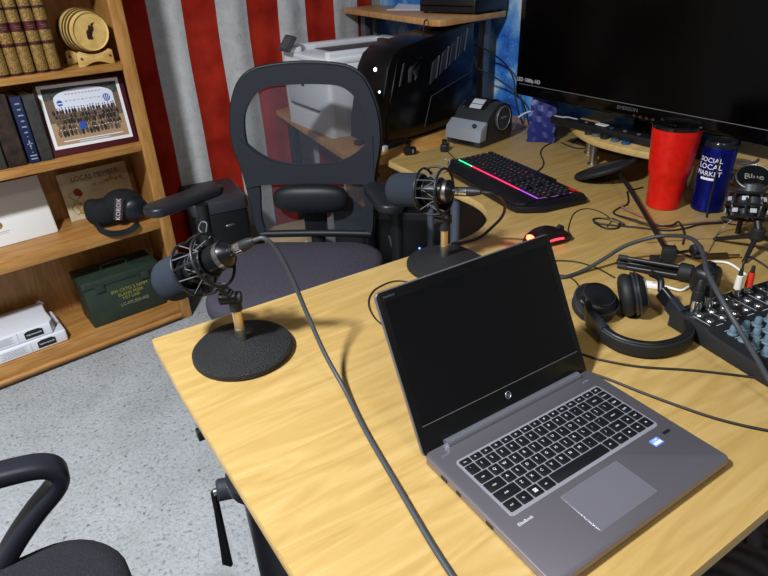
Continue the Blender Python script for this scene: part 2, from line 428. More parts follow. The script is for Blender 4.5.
# ---- books on the middle shelf
def book(name, x, w, dep, ht, y, z, rot, mt, label, deco=None, worn=None):
    t = thing(name, label, 'book', place(x, y, z) @ Mx.Rotation(D2R(rot), 4, 'Y'), 'books on the middle shelf')
    MB().prism([(-w / 2, .004), (-w / 2 + .004, 0), (w / 2 - .004, 0), (w / 2, .004), (w / 2, dep), (w / 2 - .003, dep), (w / 2 - .003, .008), (-w / 2 + .003, .008), (-w / 2 + .003, dep), (-w / 2, dep)], 0, ht, .001).build('cover', mt, t)
    MB().box((0, dep / 2 + .002, ht / 2), (w - .007, dep - .014, ht - .008)).build('page_block', M_PAGE, t)
    if deco: deco(t, w, ht)
M_SILV = mat('silver_lettering', 'aab4c4', .4, .3)
def blue_deco(t, w, ht):
    m = MB()
    for i in range(6): m.box((0, -.0006, ht * (.90 - .085 * i)), (w * R.uniform(.3, .62), .001, .004))
    m.box((0, -.0006, ht * .30), (w * .5, .001, .003)).box((0, -.0006, ht * .30), (w * .14, .001, .022)).box((0, -.0006, ht * .12), (w * .6, .001, .004)).box((0, -.0006, ht * .07), (w * .6, .001, .004))
    for i in range(5): m.box((0, -.0006, ht * (.17 + .06 * i)), (w * .1, .001, .003))
    m.build('spine_lettering', M_SILV, t)
book('navy_book', .383, .034, .17, .222, 2.335, .7845, 0, mat('navy_cloth', '17274f', .6, noise=(80, '101c3c', .3, .7)), 'navy blue book with silver spine lettering on the middle shelf', blue_deco)
book('grey_book', .4235, .040, .17, .222, 2.335, .7845, 0, mat('grey_cloth', '3d3d3a', .8, noise=(40, '2c2c2a', .35, .65)), 'plain dark grey book between the navy book and the framed photo')
book('brown_book', .330, .058, .17, .235, 2.335, .7845, 0, mat('worn_brown_cloth', '3e2b1f', .8, noise=(30, '1f1712', .4, .62)), 'thick worn dark brown book left of the navy book')
book('olive_book', .283, .028, .17, .215, 2.335, .7845, 0, mat('olive_cloth', '33352c', .8), 'slim dark green book at the left edge of the middle shelf')

# ---- group photo print on a maroon board
lean = Mx.Translation((.596, 2.343, .7845)) @ Mx.Rotation(D2R(-9), 4, 'X') @ Mx.Rotation(D2R(1.0), 4, 'Y')
t = thing('group_photo', 'group photo of people in uniform on a maroon board with white border', 'photo', lean)
FX = Mx.Rotation(D2R(90), 4, 'X')
MB().box((0, .006, .123), (.302, .012, .246), .002).build('maroon_board', mat('maroon_board', '4c151d', .5), t)
MB().box((-.003, -.0008, .131), (.274, .0016, .214)).build('white_border', M_WPRINT, t)
w_, h_ = .252, .192
ph = MB()
def rect(m, x0, x1, z0, z1, lay): m.poly([(x0, -.0017 - lay * .00025, z0), (x1, -.0017 - lay * .00025, z0), (x1, -.0017 - lay * .00025, z1), (x0, -.0017 - lay * .00025, z1)])
cz = .131; L_, B_ = -w_ / 2 - .003, cz - h_ / 2
def at(u, v): return L_ + u * w_, B_ + v * h_
ph.slot(0); rect(ph, *[at(0, 0)[0], at(1, 0)[0]], at(0, 0)[1], at(0, .40)[1], 0)
ph.slot(6); rect(ph, at(0, 0)[0], at(1, 0)[0], at(0, .40)[1], at(0, .80)[1], 0)
ph.slot(1); rect(ph, at(0, 0)[0], at(1, 0)[0], at(0, .80)[1], at(0, 1)[1], 0)
ph.slot(2)
arch = [at(.12, .55), at(.92, .55), at(.92, .80)] + [at(.52 + .40 * math.cos(a), .80 + .16 * math.sin(a)) for a in [math.pi * i / 14 for i in range(1, 14)]] + [at(.12, .80)]
ph.poly([(x, -.00195, z) for x, z in arch])
def disc(u, v, r, lay): x, z = at(u, v); ph.poly([(x + a, -.0017 - lay * .00025, z + b) for a, b in circ(r, 16)])
ph.slot(3); disc(.19, .73, .010, 2); disc(.82, .73, .013, 2)
ph.slot(2); rect(ph, at(.155, 0)[0], at(.225, 0)[0], at(0, .715)[1], at(0, .735)[1], 3)
for q in (-.03, 0, .03):
    x, z = at(.82 + q, .73); ph.poly([(x - .007, -.0025, z - .009), (x - .004, -.0025, z - .009), (x + .006, -.0025, z + .009), (x + .003, -.0025, z + .009)])
ph.slot(7)
for i in range(9): rect(ph, at(.26 + i * .055, 0)[0], at(.295 + i * .055, 0)[0], at(0, .745 + .008 * (i % 2))[1], at(0, .765)[1], 2)
for i in range(11): rect(ph, at(.28 + i * .045, 0)[0], at(.31 + i * .045, 0)[0], at(0, .86)[1], at(0, .88)[1], 2)
for row, (v, n, sc) in enumerate(((.62, 21, .85), (.53, 22, .9), (.44, 22, 1.0), (.34, 20, 1.05), (.25, 17, 1.05))):
    for i in range(n):
        u = .08 + .86 * (i + .5 * (row % 2)) / n + R.uniform(-.008, .008); vv = v + R.uniform(-.012, .012); lay = 4 + row
        ph.slot(R.choice((4, 5, 4, 6))); x, z = at(u, vv)
        ph.poly([(x + a, -.0017 - lay * .00025, z + b - .009) for a, b in circ(.0052 * sc, 8, 0, 0, .011 * sc)])
        ph.slot(8); ph.poly([(x + a, -.0018 - lay * .00025, z + b + .003 * sc) for a, b in circ(.0024 * sc, 7)])
        ph.slot(4); ph.poly([(x + a, -.00185 - lay * .00025, z + b + .0048 * sc) for a, b in circ(.0027 * sc, 7, 0, 0, .0016)])
        if row == 3: ph.slot(9); rect(ph, x - .003, x + .002, z - .017, z - .013, lay + 1)
ph.slot(3); x, z = at(.40, .30); ph.poly([(x - .012, -.0046, z - .014), (x + .010, -.0046, z - .011), (x + .012, -.0046, z + .012), (x - .009, -.0046, z + .014)])
ph.slot(4); x, z = at(.57, .20); ph.poly([(x - .018, -.0046, z + .012), (x + .006, -.0046, z - .010), (x + .010, -.0046, z + .004)])
ph.slot(2); rect(ph, at(.10, 0)[0], at(.92, 0)[0], at(0, .055)[1], at(0, .075)[1], 2); rect(ph, at(.3, 0)[0], at(.72, 0)[0], at(0, .02)[1], at(0, .035)[1], 2)
PM = [mat('sand_ground', 'a98a68', .8), mat('treeline', '4a4d4a', .8, noise=(90, '34373a', .4, .6)), mat('arch_board', 'd8dcea', .8), mat('crest_blue', '2c4fa8', .7), mat('uniform_dark', '2c2622', .8),
      mat('uniform_brown', '4e4036', .8), mat('uniform_tan', '6e5a4c', .8), mat('faint_print', 'a8a2ac', .8), mat('skin_print', 'a88468', .8), mat('boots_print', 'cfc4bc', .8)]
ph.build('photo_print', PM, t)

# ---- lower shelf: white folder, certificate card, black cap
t = thing('white_folder', 'large plain white folder with a small gold seal on the lower shelf', 'folder', Mx.Translation((.256, 2.45, .4835)) @ Mx.Rotation(D2R(-16), 4, 'X'))
MB().box((0, .006, .112), (.29, .012, .222), .003).build('cover', mat('white_card', 'e3e3e1', .6), t)
MB().box((0, .006, .1135), (.294, .006, .216)).build('page_block', M_PAGE, t)
s = MB().cyl((-.035, -.0005, .078), (-.035, -.002, .078), .013, n=24).torus((-.035, -.002, .078), (0, 1, 0), .0095, .0012, 24, 6)
s.build('gold_seal', mat('gold_foil', 'b08d3a', .35, .7), t)
MB().box((-.03, -.0004, .052), (.05, .0006, .003)).box((-.03, -.0004, .046), (.036, .0006, .002)).build('faint_caption', mat('grey_print', 'b4b2ac', .7), t)

t = thing('certificate_card', 'cream card with old-style lettering and painted flowers behind the black cap', 'card', Mx.Translation((.603, 2.52, .4835)) @ Mx.Rotation(D2R(-10), 4, 'X'))
MB().box((0, .002, .094), (.266, .004, .188), .001).build('card', mat('cream_card', 'cfc3a4', .7, noise=(14, 'b9aa86', .3, .6)), t)
M_INK = mat('brown_ink', '5b4a38', .7)
MB().text('LOCAL MEMBER', .030, Mx.Translation((.005, -.0005, .158)) @ FX, .0002, .86).text('OF THE', .016, Mx.Translation((.01, -.0005, .122)) @ FX, .0002).build('lettering', M_INK, t)
v = MB()
for s0, pts in enumerate(([(-.10, .02), (-.115, .05), (-.095, .075), (-.112, .10), (-.08, .12)], [(-.10, .02), (-.075, .045), (-.09, .07), (-.07, .095), (-.085, .115)], [(.02, .135), (.06, .128), (.09, .132), (.115, .115)])):
    v.tube([(x, -.0012, z) for x, z in pts], .0012, 6, 5)
v.build('painted_vine', mat('olive_paint', '7d7340', .7), t)
fl_ = MB()
for x, z, r in ((.045, .128, .009), (.062, .134, .010), (.08, .128, .008), (.098, .131, .007), (-.078, .058, .008), (-.092, .046, .007), (-.085, .03, .009)): fl_.poly([(x + a, -.0022, z + b) for a, b in circ(r, 10)])
fl_.build('yellow_flower', mat('ochre_paint', 'a5873c', .7), t)
rs = MB().poly([(-.078 + a, -.0024, .108 + b) for a, b in circ(.015, 14)]).poly([(-.070 + a, -.0026, .100 + b) for a, b in circ(.010, 12)])
rs.build('red_flower', mat('rose_paint', '8a2c22', .7), t)

t = thing('black_cap', 'black cap with a lettered patch and loose strap hanging over the lower shelf', 'cap', place(.603, 2.358, .4835, -8))
M_CAPF = mat('cap_cloth', '0d0e12', .85, bump=(300, .4))
bm_ = MB().ball((.028, .0, .070), (.082, .055, .066), None, 30, 16); bm_.ball((-.040, .006, .060), (.070, .050, .052), None, 24, 14, .85)
bm_.ball((-.088, .004, .066), (.034, .030, .038), Mx.Rotation(D2R(10), 4, 'Y'), 18, 10, .8)
bm_.build('crown', M_CAPF, t)
MB().ball((.062, -.032, .060), (.054, .030, .046), None, 26, 14).build('visor', mat('cap_visor', '12151c', .4), t)
MB().sweep([(-.085, -.02, .035), (-.075, -.05, .012), (-.05, -.064, -.004), (-.01, -.062, -.014), (.03, -.058, -.012), (.055, -.052, .002), (.06, -.04, .012)], [(-.002, -.011), (.002, -.011), (.002, .011), (-.002, .011)], (0, .45, 1), 6).build('strap', M_CAPF, t)
PMx = frame((.004, -.0580, .078), (.30, .10, 1), (-1, .12, .3))
MB().box((0, 0, -.001), (.082, .032, .004), .001, PMx).build('patch', mat('patch_cloth', '38262b', .8), t)
MB().text('KOROX', .023, PMx @ Mx.Translation((0, 0, .0016)), .0003).build('patch_lettering', mat('patch_thread', 'd0cbd0', .8), t)

# ---- bottom shelf: ammunition can, two white packets
M_OD = mat('olive_drab_paint', '2b3a2f', .55, noise=(24, '223026', .3, .7))
t = thing('ammunition_can', 'dark green metal ammunition can with yellow stencilling on the bottom shelf', 'metal box', place(.5545, 2.352, .0835, -1))
MB().box((0, .078, .092), (.302, .155, .184), .006).build('body', M_OD, t)
MB().prism(rrect(.312, .166, .01, 4, 0, .078), .172, .204, .005).build('lid', M_OD, t)
for s in (-1, 1):
    MB().box((s * .09, -.006, .165), (.034, .006, .03), .002).build('hinge_tab', M_OD, t)
MB().tube([(-.05, .078, .204), (-.045, .078, .224), (.045, .078, .224), (.05, .078, .204)], .004, 8, 4).build('carry_handle', M_OD, t)
M_YEL = mat('yellow_stencil', '96903a', .7)
lt = MB()
for s_, z, sz, k in (('800 CRTG 5.56MM', .128, .0205, .92), ('BLANK M200', .108, .0195, .92), ('M27 LINK', .090, .0185, .92)): lt.text(s_, sz, Mx.Translation((.02, -.0006, z)) @ FX, .0003, k)
lt.build('stencil', M_YEL, t)
MB().text('LC-07L302-002', .0195, Mx.Translation((.028, -.0006, .063)) @ FX, .0003, .95).build('lot_number', mat('pale_stencil', '8f9468', .7), t)

M_PACK = mat('white_packet_paper', 'dfe2ea', .45, bump=(40, .25))
M_NAVYL = mat('label_black', '1b1e26', .5)
def packet(x, y, z, rot, label, torn):
    t = thing('paper_packet', label, 'packet', place(x, y, z, rot), 'white packets on the bottom shelf')
    q = [(-.15, 0), (.135, 0), (.15, .03), (.146, .11), (.15, .20), (-.15, .20)] if torn else rrect(.30, .20, .008, 3, 0, .10)
    MB().prism(q, 0, .050, .006, None, 3).build('wrapper', M_PACK, t)
    LM = Mx.Translation((.075, -.0004, .026)) @ FX
    MB().prism([(-.032, -.015), (.032, -.015), (.032, .010), (.018, .016), (-.018, .016), (-.032, .010)], 0, .0012, 0, LM).build('black_label', M_NAVYL, t)
    MB().text('Hammermill', .0105, LM @ Mx.Translation((0, 0, .0016)), .0002).build('label_lettering', M_WPRINT, t)
    g = MB()
    for i in range(5): g.box((-.04, -.0006, .038 - .006 * i), (.09 - (i % 2) * .016, .001, .0014))
    g.box((.020, -.0006, .026), (.0012, .001, .04)); g.build('small_print', mat('packet_print', '9aa0ac', .6), t)
    if torn:
        MB().add([(.13, .205, .048), (.15, .195, .03), (.155, .17, .055), (.14, .18, .066), (.152, .02, .05), (.162, .04, .034), (.15, .06, .05)], [(0, 1, 2), (0, 2, 3), (4, 5, 6)]).build('torn_flap', M_PACK, t)
packet(.150, 2.342, .0837, 0, 'white paper packet lying flat on the bottom shelf under another packet', False)
packet(.120, 2.350, .1345, -1.5, 'white paper packet with a torn open end, on top of another packet', True)
# ================================================================= furniture
# ---- main desk: L-shaped birch top, local x along the long edge, origin at the left rear corner
DT = .74
DM = place(.264, 1.028, 0, -7.7)
arc = [(.745 + .225 * math.sin(a), .225 - .225 * math.cos(a)) for a in [D2R(90) * i / 12 for i in range(13)]]
outline = [(.006, 0)] + arc + [(.972, .45), (.985, .688), (1.80, .688), (1.80, -.865), (.030, -.865), (.020, -.862), (.017, -.853), (.005, -.40), (0, -.2), (0, -.006), (.002, -.001)]
T = thing('corner_desk', 'L-shaped birch veneer desk with a rounded inner corner, covered in equipment', 'desk', DM)
MB().prism(outline, .716, DT - .0008, .0012).build('edge_band', M_BIRCHE, T)
MB().prism([(x, y) for x, y in outline], DT - .0012, DT, 0).build('desk_top', M_BIRCH, T)
M_DLEG = mat('grey_steel_paint', '5d6675', .4, .4)
M_DLEGD = mat('dark_steel_paint', '2a2d33', .35, .6)
def leg(x, y, r, m, foot=True):
    l = MB().cyl((x, y, .012), (x, y, .70), r * .82, r, 22).build('leg', m, T)
    MB().cyl((x, y, 0), (x, y, .014), r * .9, n=22).build('foot_glide', M_BLK, l)
    MB().cyl((x, y, .70), (x, y, .716), r * 1.5, n=22).build('mounting_plate', m, l)
leg(.052, -.412, .036, M_DLEGD)
leg(1.02, .475, .013, M_DLEG); leg(1.005, .325, .0165, M_DLEG)
leg(1.70, -.75, .03, M_DLEGD); leg(1.70, .58, .03, M_DLEGD); leg(1.45, -.80, .03, M_DLEGD)
MB().box((.42, -.43, .695), (.66, .05, .03), .003).build('under_frame', M_DLEGD, T)
MB().box((.42, -.08, .70), (.80, .03, .028), .003).build('under_frame', M_DLEGD, T)
# crank for the height adjustment
cr = MB().cyl((.045, -.366, .652), (-.008, -.353, .657), .0170, n=20, bev=.003).build('crank_knob', mat('crank_rubber', '22262f', .55), T)
MB().cyl((-.007, -.3533, .655), (-.0125, -.352, .655), .006, n=12).build('crank_pin', M_STEEL, cr)
MB().prism([(-.004, 0), (.004, 0), (.005, -.04), (.0075, -.13), (.0085, -.160), (-.0085, -.160), (-.007, -.13), (-.004, -.04)], -.0035, .0035, .001, frame((-.012, -.352, .657), (.65, -.76, 0), (.02, .06, 1))).build('crank_arm', mat('crank_metal', '15161a', .4, .4), T)
MB().box((.012, -.27, .704), (.03, .014, .02), .002).build('bracket', M_DLEGD, T)

# ---- second desk behind, with side panel
T = thing('computer_desk', 'older wooden computer desk behind the birch desk, carrying tower and printer', 'desk', place(1.60, 1.62, 0))
P_ = [(1.243 - 1.6, 1.648 - 1.62), (1.36 - 1.6, 1.588 - 1.62), (2.125 - 1.6, 1.481 - 1.62), (2.125 - 1.6, 2.585 - 1.62), (1.495 - 1.6, 2.585 - 1.62)]
MB().prism(P_, .715, .74, .002).build('desk_top', wood('desk_oak', 'b07a38', 'c68f4a', 'd5a35c', (6, 26, 6), .42, 2), T)
u_ = V((.265, .964, 0)).normalized()
MB().box((0, 0, 0), (.02, .16, .17), .002, Mx.Translation((1.325 - 1.6, 1.76 - 1.62, .628)) @ Mx.Rotation(D2R(-15), 4, 'Z')).build('apron_panel', M_OAKV, T)
MB().box((1.345 - 1.6, 1.72 - 1.62, .357), (.035, .035, .714), .003).build('leg', M_DLEGD, T)
MB().box((1.53 - 1.6, 2.50 - 1.62, .357), (.04, .04, .714), .003).build('leg', M_DLEGD, T)
for lx_, ly_ in ((2.09, 1.58), (2.09, 2.50)): MB().box((lx_ - 1.6, ly_ - 1.62, .357), (.04, .04, .714), .003).build('leg', M_DLEGD, T)
dr = MB().box((0, 0, 0), (.15, .02, .13), .003, Mx.Translation((1.385 - 1.6, 1.712 - 1.62, .64)) @ Mx.Rotation(D2R(-9), 4, 'Z')).build('drawer', M_OAK, T)
MB().ball((1.385 - 1.6, 1.699 - 1.62, .64), .010).build('knob', M_DARKB, dr)

# ---- raised shelf standing on that desk
T = thing('desk_shelf', 'raised wooden desk shelf on grey metal posts above the computer tower', 'shelf', place(1.9, 2.0, .74))
q = [(1.702, 1.730), (1.712, 1.698), (1.738, 1.688), (2.13, 1.730), (2.13, 2.585), (1.94, 2.585)]
MB().prism([(x - 1.9, y - 2) for x, y in q], .391, .415, .003).build('shelf_board', wood('shelf_oak', 'b88450', 'c9975f', 'd8aa70', (6, 20, 6), .4, 2), T)
for x, y in ((2.055, 1.775), (2.03, 2.53), (2.10, 2.53)):
    MB().box((x - 1.9, y - 2, .1955), (.036, .036, .391), .004).build('post', mat('grey_post', '6c737d', .4, .5), T)
    MB().box((x - 1.9, y - 2, .004), (.07, .07, .008), .002).build('foot_plate', M_DLEGD, T)

# ---- riser under the television
T = thing('monitor_riser', 'curved birch riser on short steel legs, under the television', 'riser', place(1.86, .88, .74))
rp = [(2.10, 1.20), (1.865, 1.185), (1.80, 1.15), (1.735, 1.07), (1.70, 1.005), (1.682, .93), (1.676, .85), (1.682, .76), (1.70, .68), (1.735, .61), (1.79, .54), (1.86, .50), (2.05, .50), (2.10, .54)]
rp = [(p.x - 1.86, p.y - .88) for p in spline([(x, y, 0) for x, y in rp], 3)]
MB().prism(rp[::-1], .080, .0995, .002).build('riser_board', M_BIRCHE, T)
for x, y in ((1.757, 1.03), (1.86, 1.11), (1.745, .70), (2.05, .60), (2.05, 1.10)):
    l = MB().cyl((x - 1.86, y - .88, .004), (x - 1.86, y - .88, .080), .0125, n=20).build('leg', M_STEEL, T)
    MB().cyl((x - 1.86, y - .88, 0), (x - 1.86, y - .88, .005), .017, n=20).build('foot_disc', M_STEEL, l)

# ---- office chair
M_NET = mesh_fabric('back_netting', '3c424e', .45)
M_FRAME = mat('chair_frame', '15181e', .5)
M_BANDF = mat('chair_band', '20252d', .75, bump=(500, .3))
def office_base(t, zs):
    MB().cyl((0, 0, .10), (0, 0, .30), .028, n=18).cyl((0, 0, .28), (0, 0, zs - .085), .018, n=16).build('gas_column', M_BLK, t)
    for k in range(5):
        a = TAU * k / 5 + .3; x, y = math.cos(a), math.sin(a)
        l = MB().tube([(0, 0, .115), (.16 * x, .16 * y, .105), (.29 * x, .29 * y, .072)], lambda u: .026 - .011 * u, 10, 4).build('base_arm', M_BLK, t)
        c = MB()
        for s in (-1, 1):
            p = V((.29 * x - s * .014 * y, .29 * y + s * .014 * x, .028)); c.cyl(p - V((-y, x, 0)) * .009, p + V((-y, x, 0)) * .009, .028, n=18)
        c.cyl((.29 * x, .29 * y, .03), (.29 * x, .29 * y, .075), .007, n=8); c.build('caster', M_BLK, l)
T = thing('office_chair', 'dark office chair with netting back and lumbar pad behind the desk', 'chair', place(.882, 1.505, 0, 135))
office_base(T, .49)
def cushion(w, d, r, z0, z1, cy=0):
    q = rrect(w, d, r, 8, 0, cy); m = MB(); n = len(q)
    lay = [(z0, .90), (z0 + .008, .97), (z0 + .03, 1.0), (z1 - .025, 1.0), (z1 - .009, .975), (z1, .90), (z1 + .005, .6), (z1 + .006, .25)]
    vs = []; fs = []
    for z, s in lay: vs += [(x * s, cy + (y - cy) * s, z) for x, y in q]
    for i in range(len(lay) - 1):
        for j in range(n): fs.append((i * n + j, i * n + (j + 1) % n, (i + 1) * n + (j + 1) % n, (i + 1) * n + j))
    fs.append(list(range(n))[::-1]); fs.append([(len(lay) - 1) * n + j for j in range(n)])
    return m.add(vs, fs)
cushion(.53, .50, .13, .405, .487, .0).build('seat', M_FAB, T, None, 60)
MB().box((0, -.02, .393), (.36, .32, .025), .01).build('seat_pan', M_BLK, T)
def bk(a, z):  # point on the curved back: a sideways, z height
    return V((a, -.292 - .035 * (1 - min(1, (a / .27) ** 2)) - .05 * max(0, z - .70), z))
OUT = [(-.205, .475), (-.215, .52), (-.222, .62), (-.232, .72), (-.252, .82), (-.246, .92), (-.212, 1.01), (-.16, 1.052), (-.08, 1.066), (0, 1.07)]
half = [V((a, z, 0)) for a, z in OUT]
hs = [(p.x, p.y) for p in spline(half, 4)]
loop = hs + [(-a, z) for a, z in hs[::-1][1:]]
# frame as a band of varying width following the outline
def inner(a, z, wd, cz=.77):
    v = V((0 - a, cz - z)); return a + v.normalized().x * wd, z + v.normalized().y * wd
fr = MB(); nL = len(loop); vs = []; fs = []
for i, (a, z) in enumerate(loop):
    wd = .046 + .016 * max(0, min(1, (z - .95) / .08)) - .012 * max(0, min(1, (.62 - z) / .1))
    a2, z2 = inner(a, z, wd)
    p, q = bk(a, z), bk(a2, z2)
    vs += [p + V((0, .012, 0)), q + V((0, .010, 0)), q + V((0, -.010, 0)), p + V((0, -.016, 0)), (p + V((0, -.002, 0))) + V(((1 if a > 0 else -1) * .004, 0, .004 if z > 1 else 0))]
for i in range(nL - 1):
    o, e = i * 5, i * 5 + 5
    for a, b in ((0, 1), (1, 2), (2, 3), (3, 4), (4, 0)): fs.append((o + a, o + b, e + b, e + a))
fs += [(0, 1, 2, 3, 4), tuple((nL - 1) * 5 + k for k in (4, 3, 2, 1, 0))]
fr.add(vs, fs).build('back_frame', M_BANDF, T, None, 50)
pp = MB().tube([bk(a * 1.012, z) + V((0, -.006, .003 if z > .9 else 0)) for a, z in loop], .0065, 8); pp.build('back_rim', M_FRAME, T, None, 60)
MB().tube([bk(-.205, .482), bk(-.1, .478), bk(0, .477), bk(.1, .478), bk(.205, .482)], .014, 10, 4).build('back_bottom_bar', M_FRAME, T)
# netting
nv = []; nf = []
rows = 26; cols = 18
def halfw(z):
    for i in range(len(hs) - 1):
        if hs[i][1] <= z <= hs[i + 1][1]:
            u = (z - hs[i][1]) / max(1e-6, hs[i + 1][1] - hs[i][1]); return -(hs[i][0] + (hs[i + 1][0] - hs[i][0]) * u)
    return .0
for i in range(rows + 1):
    z = .485 + (1.055 - .485) * i / rows; hw = max(.02, halfw(z) - .012)
    for j in range(cols + 1): nv.append(bk(hw * (2 * j / cols - 1), z))
for i in range(rows):
    for j in range(cols): o = i * (cols + 1) + j; nf.append((o, o + 1, o + cols + 2, o + cols + 1))
MB().add(nv, nf).build('back_netting', M_NET, T, None, 80)
# crescent band across the back
ns = 26; vs = []; fs = []
for i in range(ns + 1):
    a = -.228 + .456 * i / ns; k = abs(a) / .228
    zt = .738 + .105 * k ** 3.0; zb = .672 + .004 * k ** 2 - .06 * max(0, k - .8)
    for y in (.016, -.012):
        vs += [bk(a, zb) + V((0, y, 0)), bk(a, zt) + V((0, y, 0))]
for i in range(ns):
    o = i * 4; e = o + 4
    fs += [(o, o + 1, e + 1, e), (o + 2, e + 2, e + 3, o + 3), (o + 1, o + 3, e + 3, e + 1), (o, e, e + 2, o + 2)]
fs += [(0, 2, 3, 1), (ns * 4, ns * 4 + 1, ns * 4 + 3, ns * 4 + 2)]
MB().add(vs, fs).build('back_band', M_BANDF, T, None, 60)
MB().ball((0, -.285, .628), (.135, .035, .052), None, 28, 16, .75).build('lumbar_pad', M_FRAME, T)
MB().box((0, -.335, .55), (.085, .025, .17), .01).build('lumbar_bracket', M_FRAME, T)
MB().tube([(0, -.10, .385), (0, -.27, .39), (0, -.345, .43), (0, -.345, .60)], .026, 10, 5).build('back_spine', M_BLK, T)
def armrest(s, x0, y0, x1, y1):
    r = MB().tube([(s * .16, -.06, .40), (s * .29, -.07, .41), (s * .315, -.08, .47), (s * .315, -.085, .685)], .020, 12, 5).build('armrest_post', M_BLK, T)
    d = V((x1 - x0, y1 - y0, 0)); L = d.length; q = rrect(L, .088, .040, 7)
    Mm = frame(((x0 + x1) / 2, (y0 + y1) / 2, .672), d, (-d.y, d.x, 0))
    MB().prism(q, .010, .042, .011, Mm, 4).build('armrest_pad', mat('arm_pad', '202228', .38), T, None, 60)
armrest(1, .450, .025, .295, -.215)
armrest(-1, -.315, .01, -.235, -.215)

# ---- foreground chair
T = thing('desk_chair', 'black fabric chair with closed loop arms in the near left corner', 'chair', place(-.202, .708, 0, 90 - 180 - 8))
office_base(T, .49)
M_BFAB = mat('black_woven_fabric', '1c1f27', .85, bump=(420, .8), noise=(240, '12141a', .35, .65))
cushion(.53, .52, .12, .41, .485, 0).build('seat', M_BFAB, T, None, 60)
MB().box((0, -.02, .40), (.36, .32, .022), .01).build('seat_pan', M_BLK, T)
for s in (1, -1):
    pa = [(s * .19, .03, .402), (s * .245, .035, .405), (s * .262, .055, .44), (s * .264, .10, .50), (s * .264, .150, .552), (s * .263, .196, .592), (s * .262, .206, .620), (s * .262, .188, .642), (s * .262, .14, .655), (s * .262, .02, .672), (s * .262, -.10, .676), (s * .262, -.15, .660), (s * .263, -.158, .62), (s * .264, -.125, .53), (s * .262, -.10, .44), (s * .245, -.09, .405), (s * .19, -.085, .402)]
    MB().sweep(pa, [(x, y) for x, y in rrect(.030, .046, .010, 3)], (s, .0, 0), 5).build('armrest_loop', mat('arm_loop', '1b1e26', .42), T, None, 50)
MB().tube([(0, -.15, .40), (0, -.30, .42), (0, -.33, .60)], .025, 10, 5).build('back_spine', M_BLK, T)
MB().prism(rrect(.44, .40, .10, 6), -.025, .025, .015, Mx.Translation((0, -.345, .76)) @ Mx.Rotation(D2R(90), 4, 'X')).build('backrest', M_BFAB, T)

# ---- shredder behind the chair
T = thing('paper_shredder', 'black paper shredder bin with grey slotted lid behind the office chair', 'shredder', place(1.035, 2.435, 0, -13))
MB().prism(rrect(.235, .29, .02, 4), .0, .43, .008).build('bin', M_BLK, T)
MB().prism(rrect(.245, .30, .025, 4), .43, .49, .012).build('lid', mat('shredder_grey', '34373d', .45), T)
MB().box((-.02, .03, .4905), (.15, .11, .002)).build('feed_slot', M_GLOSS, T)
MB().ball((.03, -.146, .37), (.022, .003, .006)).build('badge', M_STEEL, T)
# ================================================================= laptop
M_ALU = mat('laptop_aluminium', '8b8790', .34, .75)
M_ALUD = mat('laptop_deck', '7d7a84', .36, .7)
M_ALUH = mat('hinge_aluminium', '9b9eaa', .28, .75)
M_KEY = mat('key_black', '0e0f12', .5)
M_KLEG = mat('key_legend', 'c6c8d0', .6)
M_SCR = mat('screen_glass', '0b0c0f', .16)
LW, LD, LT = .3355, .241, .0155
T = thing('laptop', 'open silver laptop with dark screen on the near right of the birch desk', 'laptop', place(.425, .445, DT + .0004, -7.62))
MB().prism(rrect(LW, LD + .002, .010, 6, LW / 2, -LD / 2 + .001), .0015, LT, .0022).build('base', M_ALU, T)
for x in (.04, LW - .04):
    for y in (-.03, -LD + .03): MB().cyl((x, y, 0), (x, y, .002), .008, n=14).build('rubber_foot', M_BLK, T)
# left side ports
for y, l in ((-.045, .012), (-.075, .008), (-.135, .012)): MB().box((-.0004, y, .008), (.0012, l, .005)).build('port', M_BLK, T)
# keyboard well + keys
MB().prism(rrect(.287, .112, .006, 4, .1692, -.0905), LT - .0005, LT + .0006, 0).build('key_surround', mat('key_frame', 'b4b6c0', .35, .6), T)
KX0, KX1, KY1 = .0282, .3102, -.0375
kw = KX1 - KX0
rows = [(.0120, ['esc'] + ['f%d' % i for i in range(1, 13)] + ['ins', 'del'], [1] * 15),
        (.0185, list('`1234567890-=') + ['bksp', 'home'], [1] * 13 + [1.5, .95]),
        (.0185, ['tab'] + list('QWERTYUIOP[]') + ['\\', 'pgup'], [1.35] + [1] * 12 + [1.15, .95]),
        (.0185, ['caps'] + list("ASDFGHJKL;'") + ['enter', 'pgdn'], [1.65] + [1] * 11 + [1.85, .95]),
        (.0185, ['shift'] + list('ZXCVBNM,./') + ['shift', 'up', 'end'], [2.1] + [1] * 10 + [1.45, .95, .95]),
        (.0185, ['ctrl', 'fn', 'win', 'alt', '', 'alt', 'ctrl', 'left', 'dn', 'right'], [1.1, 1.0, 1.0, 1.1, 5.4, 1.0, 1.1, .95, .95, .95])]
y = KY1
for kh, names, ws in rows:
    tot = sum(ws); x = KX0
    for nm, w in zip(names, ws):
        W_ = kw * w / tot
        m = MB().prism(rrect(W_ - .0020, kh - .0020, .0016, 2, x + W_ / 2, y - kh / 2), LT + .0004, LT + .0019, .0004)
        m.slot(1)
        if len(nm) == 1: m.text(nm, .0062, Mx.Translation((x + W_ * .42, y - kh * .42, LT + .0020)), .0001)
        elif nm == 'win':
            for a in (-.0016, .0016):
                for b in (-.0016, .0016): m.box((x + W_ / 2 + a, y - kh / 2 + b, LT + .0020), (.0026, .0026, .0002))
        elif nm in ('left', 'right', 'up', 'dn'): m.poly([(x + W_ / 2 + q[0], y - kh / 2 + q[1], LT + .0021) for q in ((-.002, -.001), (.002, -.001), (0, .002))])
        elif nm: m.text(nm, .0040 if len(nm) > 2 else .0042, Mx.Translation((x + W_ / 2 - .0012, y - kh * .5, LT + .0020)), .0001)
        m.build('key', [M_KEY, M_KLEG], T)
        x += W_
    y -= kh
